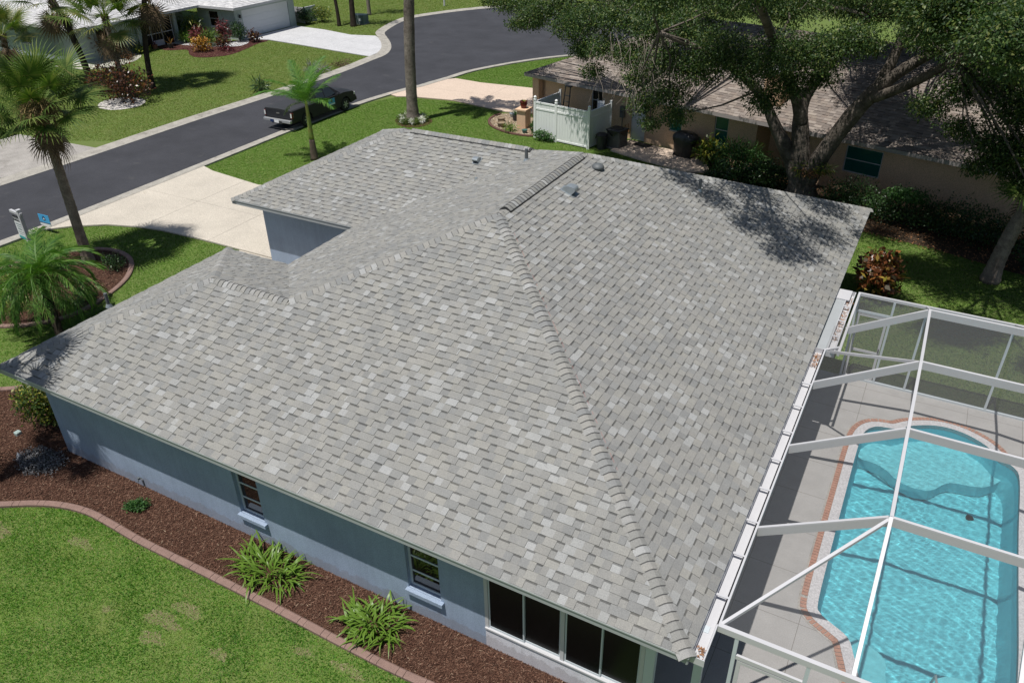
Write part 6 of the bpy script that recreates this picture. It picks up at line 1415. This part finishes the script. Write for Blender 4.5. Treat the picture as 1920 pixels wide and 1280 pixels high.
# ================================================================== GROUND COVER (uncountable)
def scatter(polys, dens, excl=(), seed=1):
    rg = np.random.default_rng(seed); out = []
    for poly in polys:
        xs = [p[0] for p in poly]; ys = [p[1] for p in poly]; x0, x1, y0, y1 = min(xs), max(xs), min(ys), max(ys); n = int((x1-x0)*(y1-y0)*dens)
        X = x0+rg.random(n)*(x1-x0); Y = y0+rg.random(n)*(y1-y0); m = pip(X, Y, poly)
        for e in excl: m &= ~pip(X, Y, e)
        out.append(np.stack([X[m], Y[m]], 1))
    return np.concatenate(out)
def grass(name, P, h, w, mat, seed=1, lean=1.0, z=0.0):
    rg = np.random.default_rng(seed); n = len(P); a = rg.random(n)*6.283; L = h*(.5+rg.random(n)); el = .35+rg.random(n)*.85/lean
    D = np.stack([np.cos(a)*np.cos(el), np.sin(a)*np.cos(el), np.sin(el)], 1); S = np.stack([-np.sin(a), np.cos(a), np.zeros(n)], 1); ww = (w*(.7+.6*rg.random(n)))[:, None]; L = L[:, None]
    B0 = np.concatenate([P, np.full((n, 1), z)], 1); mid = B0+D*L*.55; D2 = unit(D+np.array([0, 0, -.75])); tip = mid+D2*L*.5
    V = np.stack([B0-S*ww*.4, B0+S*ww*.4, mid+S*ww*.5, tip, mid-S*ww*.5], 1).reshape(-1, 3); i = np.arange(n)*5
    F = np.concatenate([np.stack([i, i+1, i+2, i+4], 1), np.stack([i+4, i+2, i+3, i+3], 1)]); 
    # quads + a tip triangle: keep to quads by duplicating, so build as two meshes worth of faces
    me = bpy.data.meshes.new(name); me.vertices.add(len(V)); me.vertices.foreach_set("co", V.astype(np.float32).ravel())
    lo = np.stack([i, i+1, i+2, i+3, i+4], 1).astype(np.int32); me.loops.add(lo.size); me.loops.foreach_set("vertex_index", lo.ravel()); me.polygons.add(n)
    me.polygons.foreach_set("loop_start", np.arange(0, n*5, 5, dtype=np.int32)); me.polygons.foreach_set("loop_total", np.full(n, 5, dtype=np.int32)); me.update(calc_edges=True); me.materials.append(mat)
    o = bpy.data.objects.new(name, me); link(o); o['kind'] = 'stuff'; return o
near_lawn = near_line[:-8]+[(-2.5, -3.3), (-5, -4.2), (-9, -4.6), (-13, -4.6), (-17.5, -4.2), (-20.5, -3.2)]
NEARP = [p for p in near_line if -18.5 < p[0] < -3]+[(-3.0, -3.0), (-6, -4.0), (-11, -4.4), (-15, -3.9), (-18.5, -3.0)]
def blobp(cx, cy, rx, ry, s=1): return [(cx+rx*math.cos(t)*(1+.3*math.sin(3*t+s)+.15*math.sin(7*t)), cy+ry*math.sin(t)*(1+.25*math.cos(4*t+s))) for t in [i*math.pi/12 for i in range(24)]]
DRY = [blobp(-9.3, -2.25, .28, .13, 1), blobp(-9.45, -1.85, .42, .16, 2), blobp(-9.2, -1.45, .34, .15, 3), blobp(-12.6, -1.3, .35, .12, 8), blobp(-4.6, -1.3, .3, .12, 9), blobp(-7.9, -1.9, .2, .1, 10), blobp(-5.6, -1.05, .35, .10, 4), blobp(-14.6, -1.9, .5, .16, 5), blobp(-10.6, -2.2, .12, .08, 6), blobp(-6.6, -1.15, .2, .08, 7)]
PG = scatter([NEARP], 3400, [near_bed], 5); rgp = np.random.default_rng(8)
inside = np.zeros(len(PG), bool)
for d in DRY: inside |= pip(PG[:, 0], PG[:, 1], d)
PG = PG[~(inside & (rgp.random(len(PG)) < .86))]
dens = .5+.25*np.sin(PG[:, 0]*2.3+1.3*np.sin(PG[:, 1]*3.1))+.25*np.sin(PG[:, 1]*4.7+PG[:, 0]*1.1+2*np.sin(PG[:, 0]*1.7)); tall = rgp.random(len(PG)) < dens*.55
grass('near_grass', PG[~tall], .036, .0075, M['grass_near'], 3); grass('near_grass_tufts', PG[tall], .058, .008, M['grass_tuft'], 13, .7)
grass('dry_grass', scatter(DRY, 2600, [near_bed], 15), .032, .006, M['grass_dry'], 9, 1.6)
hs = [(-15.5, .54), (-.5, .54), (-.5, 17.8), (-18, 17.8), (-18, 10.4), (-13.2, 10.4), (-13.2, 6.4), (-15.5, 6.4)]
left_lawn = [p for p in CURB_IN_R if -3 < p[1] < 29.5]+[(-27.4, 31.0), (-26.7, 31.1), (-23.97, 31.5), (-21.16, 30.95), (-20.1, 30.7), (-17.6, 30.5), (-16.5, 29.6), (-12.5, 29), (-7, 26.0), (-7, 20), (-14, 18), (-18, 18), (-18.1, 11), (-18.1, 7.3), (-15.7, 7.3), (-15.7, -3)]
ex = [our_drive, near_bed, island, rock, [(-20.2, 7.3), (-13.8, 7.3), (-13.8, 10.94), (-20.2, 10.94)], [(-12.35, 27.3), (-10.67, 26.7), (-8.12, 26.0), (-7.2, 26.5), (-8.2, 28.2), (-12.1, 29.2)], pink]
grass('verge_grass', scatter([left_lawn], 1000, ex, 6), .050, .0105, M['grass_lush'], 4)
grass('neighbour_grass', scatter([[p for p in CURB_IN_R if 36 < p[1] < 47]+[(-17.5, 48), (-15, 42), (-17.5, 36.5), (-20.84, 36.2), (-24.58, 35.9), (-26.6, 36.2)]], 800, [pink], 7), .055, .014, M['grass_lush'], 5)
grass('side_grass', scatter([[(-.5, 12.7), (12, 12.7), (12, 21), (4.6, 21.6), (2.3, 22.4), (-5, 24), (-8, 25.8), (-8, 18.3), (-.5, 18.3)]], 800, [], 8), .052, .012, M['grass_lush'], 6)
opp_l = [p for p in CURB_IN_L if 16.4 < p[1] < 39.0]+[(-36, 39.1), (-43, 39.8), (-46.4, 40.2), (-52.4, 36), (-52.5, 28), (-60, 28), (-66, 22), (-60, 15.6), (-44, 16), (-38.5, 16.3)]
grass('opposite_grass', scatter([opp_l], 470, [opp, shellbed], 9), .060, .017, M['grass_far'], 7)
grass('far_grass', scatter([[p for p in CURB_IN_L if p[1] > 45.4][:26]+[(-30, 78), (-60, 78), (-66, 47), (-48.5, 47), (-46, 45.5), (-41.7, 44.7)]], 230, [], 10), .075, .026, M['grass_far'], 8)
# mulch chips
def chips(name, polys, dens, L, w, mat, seed, excl=()):
    P = scatter(polys, dens, excl, seed); rg = np.random.default_rng(seed); n = len(P); z = .02+.025*rg.random(n); a = rg.random(n)*6.28; t = rg.normal(size=n)*.22
    D = np.stack([np.cos(a), np.sin(a), t], 1); N = unit(np.stack([rg.normal(size=n)*.3, rg.normal(size=n)*.3, np.ones(n)], 1)); V, F = leaf_quads(np.concatenate([P, z[:, None]], 1), D, N, L*(.4+rg.random(n)*1.1), w*(.5+rg.random(n)))
    o = npmesh(name, V, F, mat, None, 'stuff'); return o
chips('mulch_chips', [[p for p in near_bed]], 2100, .075, .010, M['chips'], 11, [hs])
chips('island_mulch_chips', [island], 700, .07, .016, M['chips'], 12)
chips('opposite_mulch_chips', [opp], 200, .10, .03, M['chips'], 13)
chips('gravel_stones', [rock], 900, .05, .04, leafmat('pale stones', [(0, (.20, .15, .10)), (.6, (.42, .33, .23)), (1, (.62, .55, .45))], .9, 0, .2), 14)
chips('fallen_leaves', [[(-8, 25.6), (-7.4, 28), (4.6, 25.2), (9, 24), (9, 20.8), (4.6, 21.6), (.1, 22.6), (-5, 23.6)]], 90, .07, .04, M['leaf_litter'], 15)
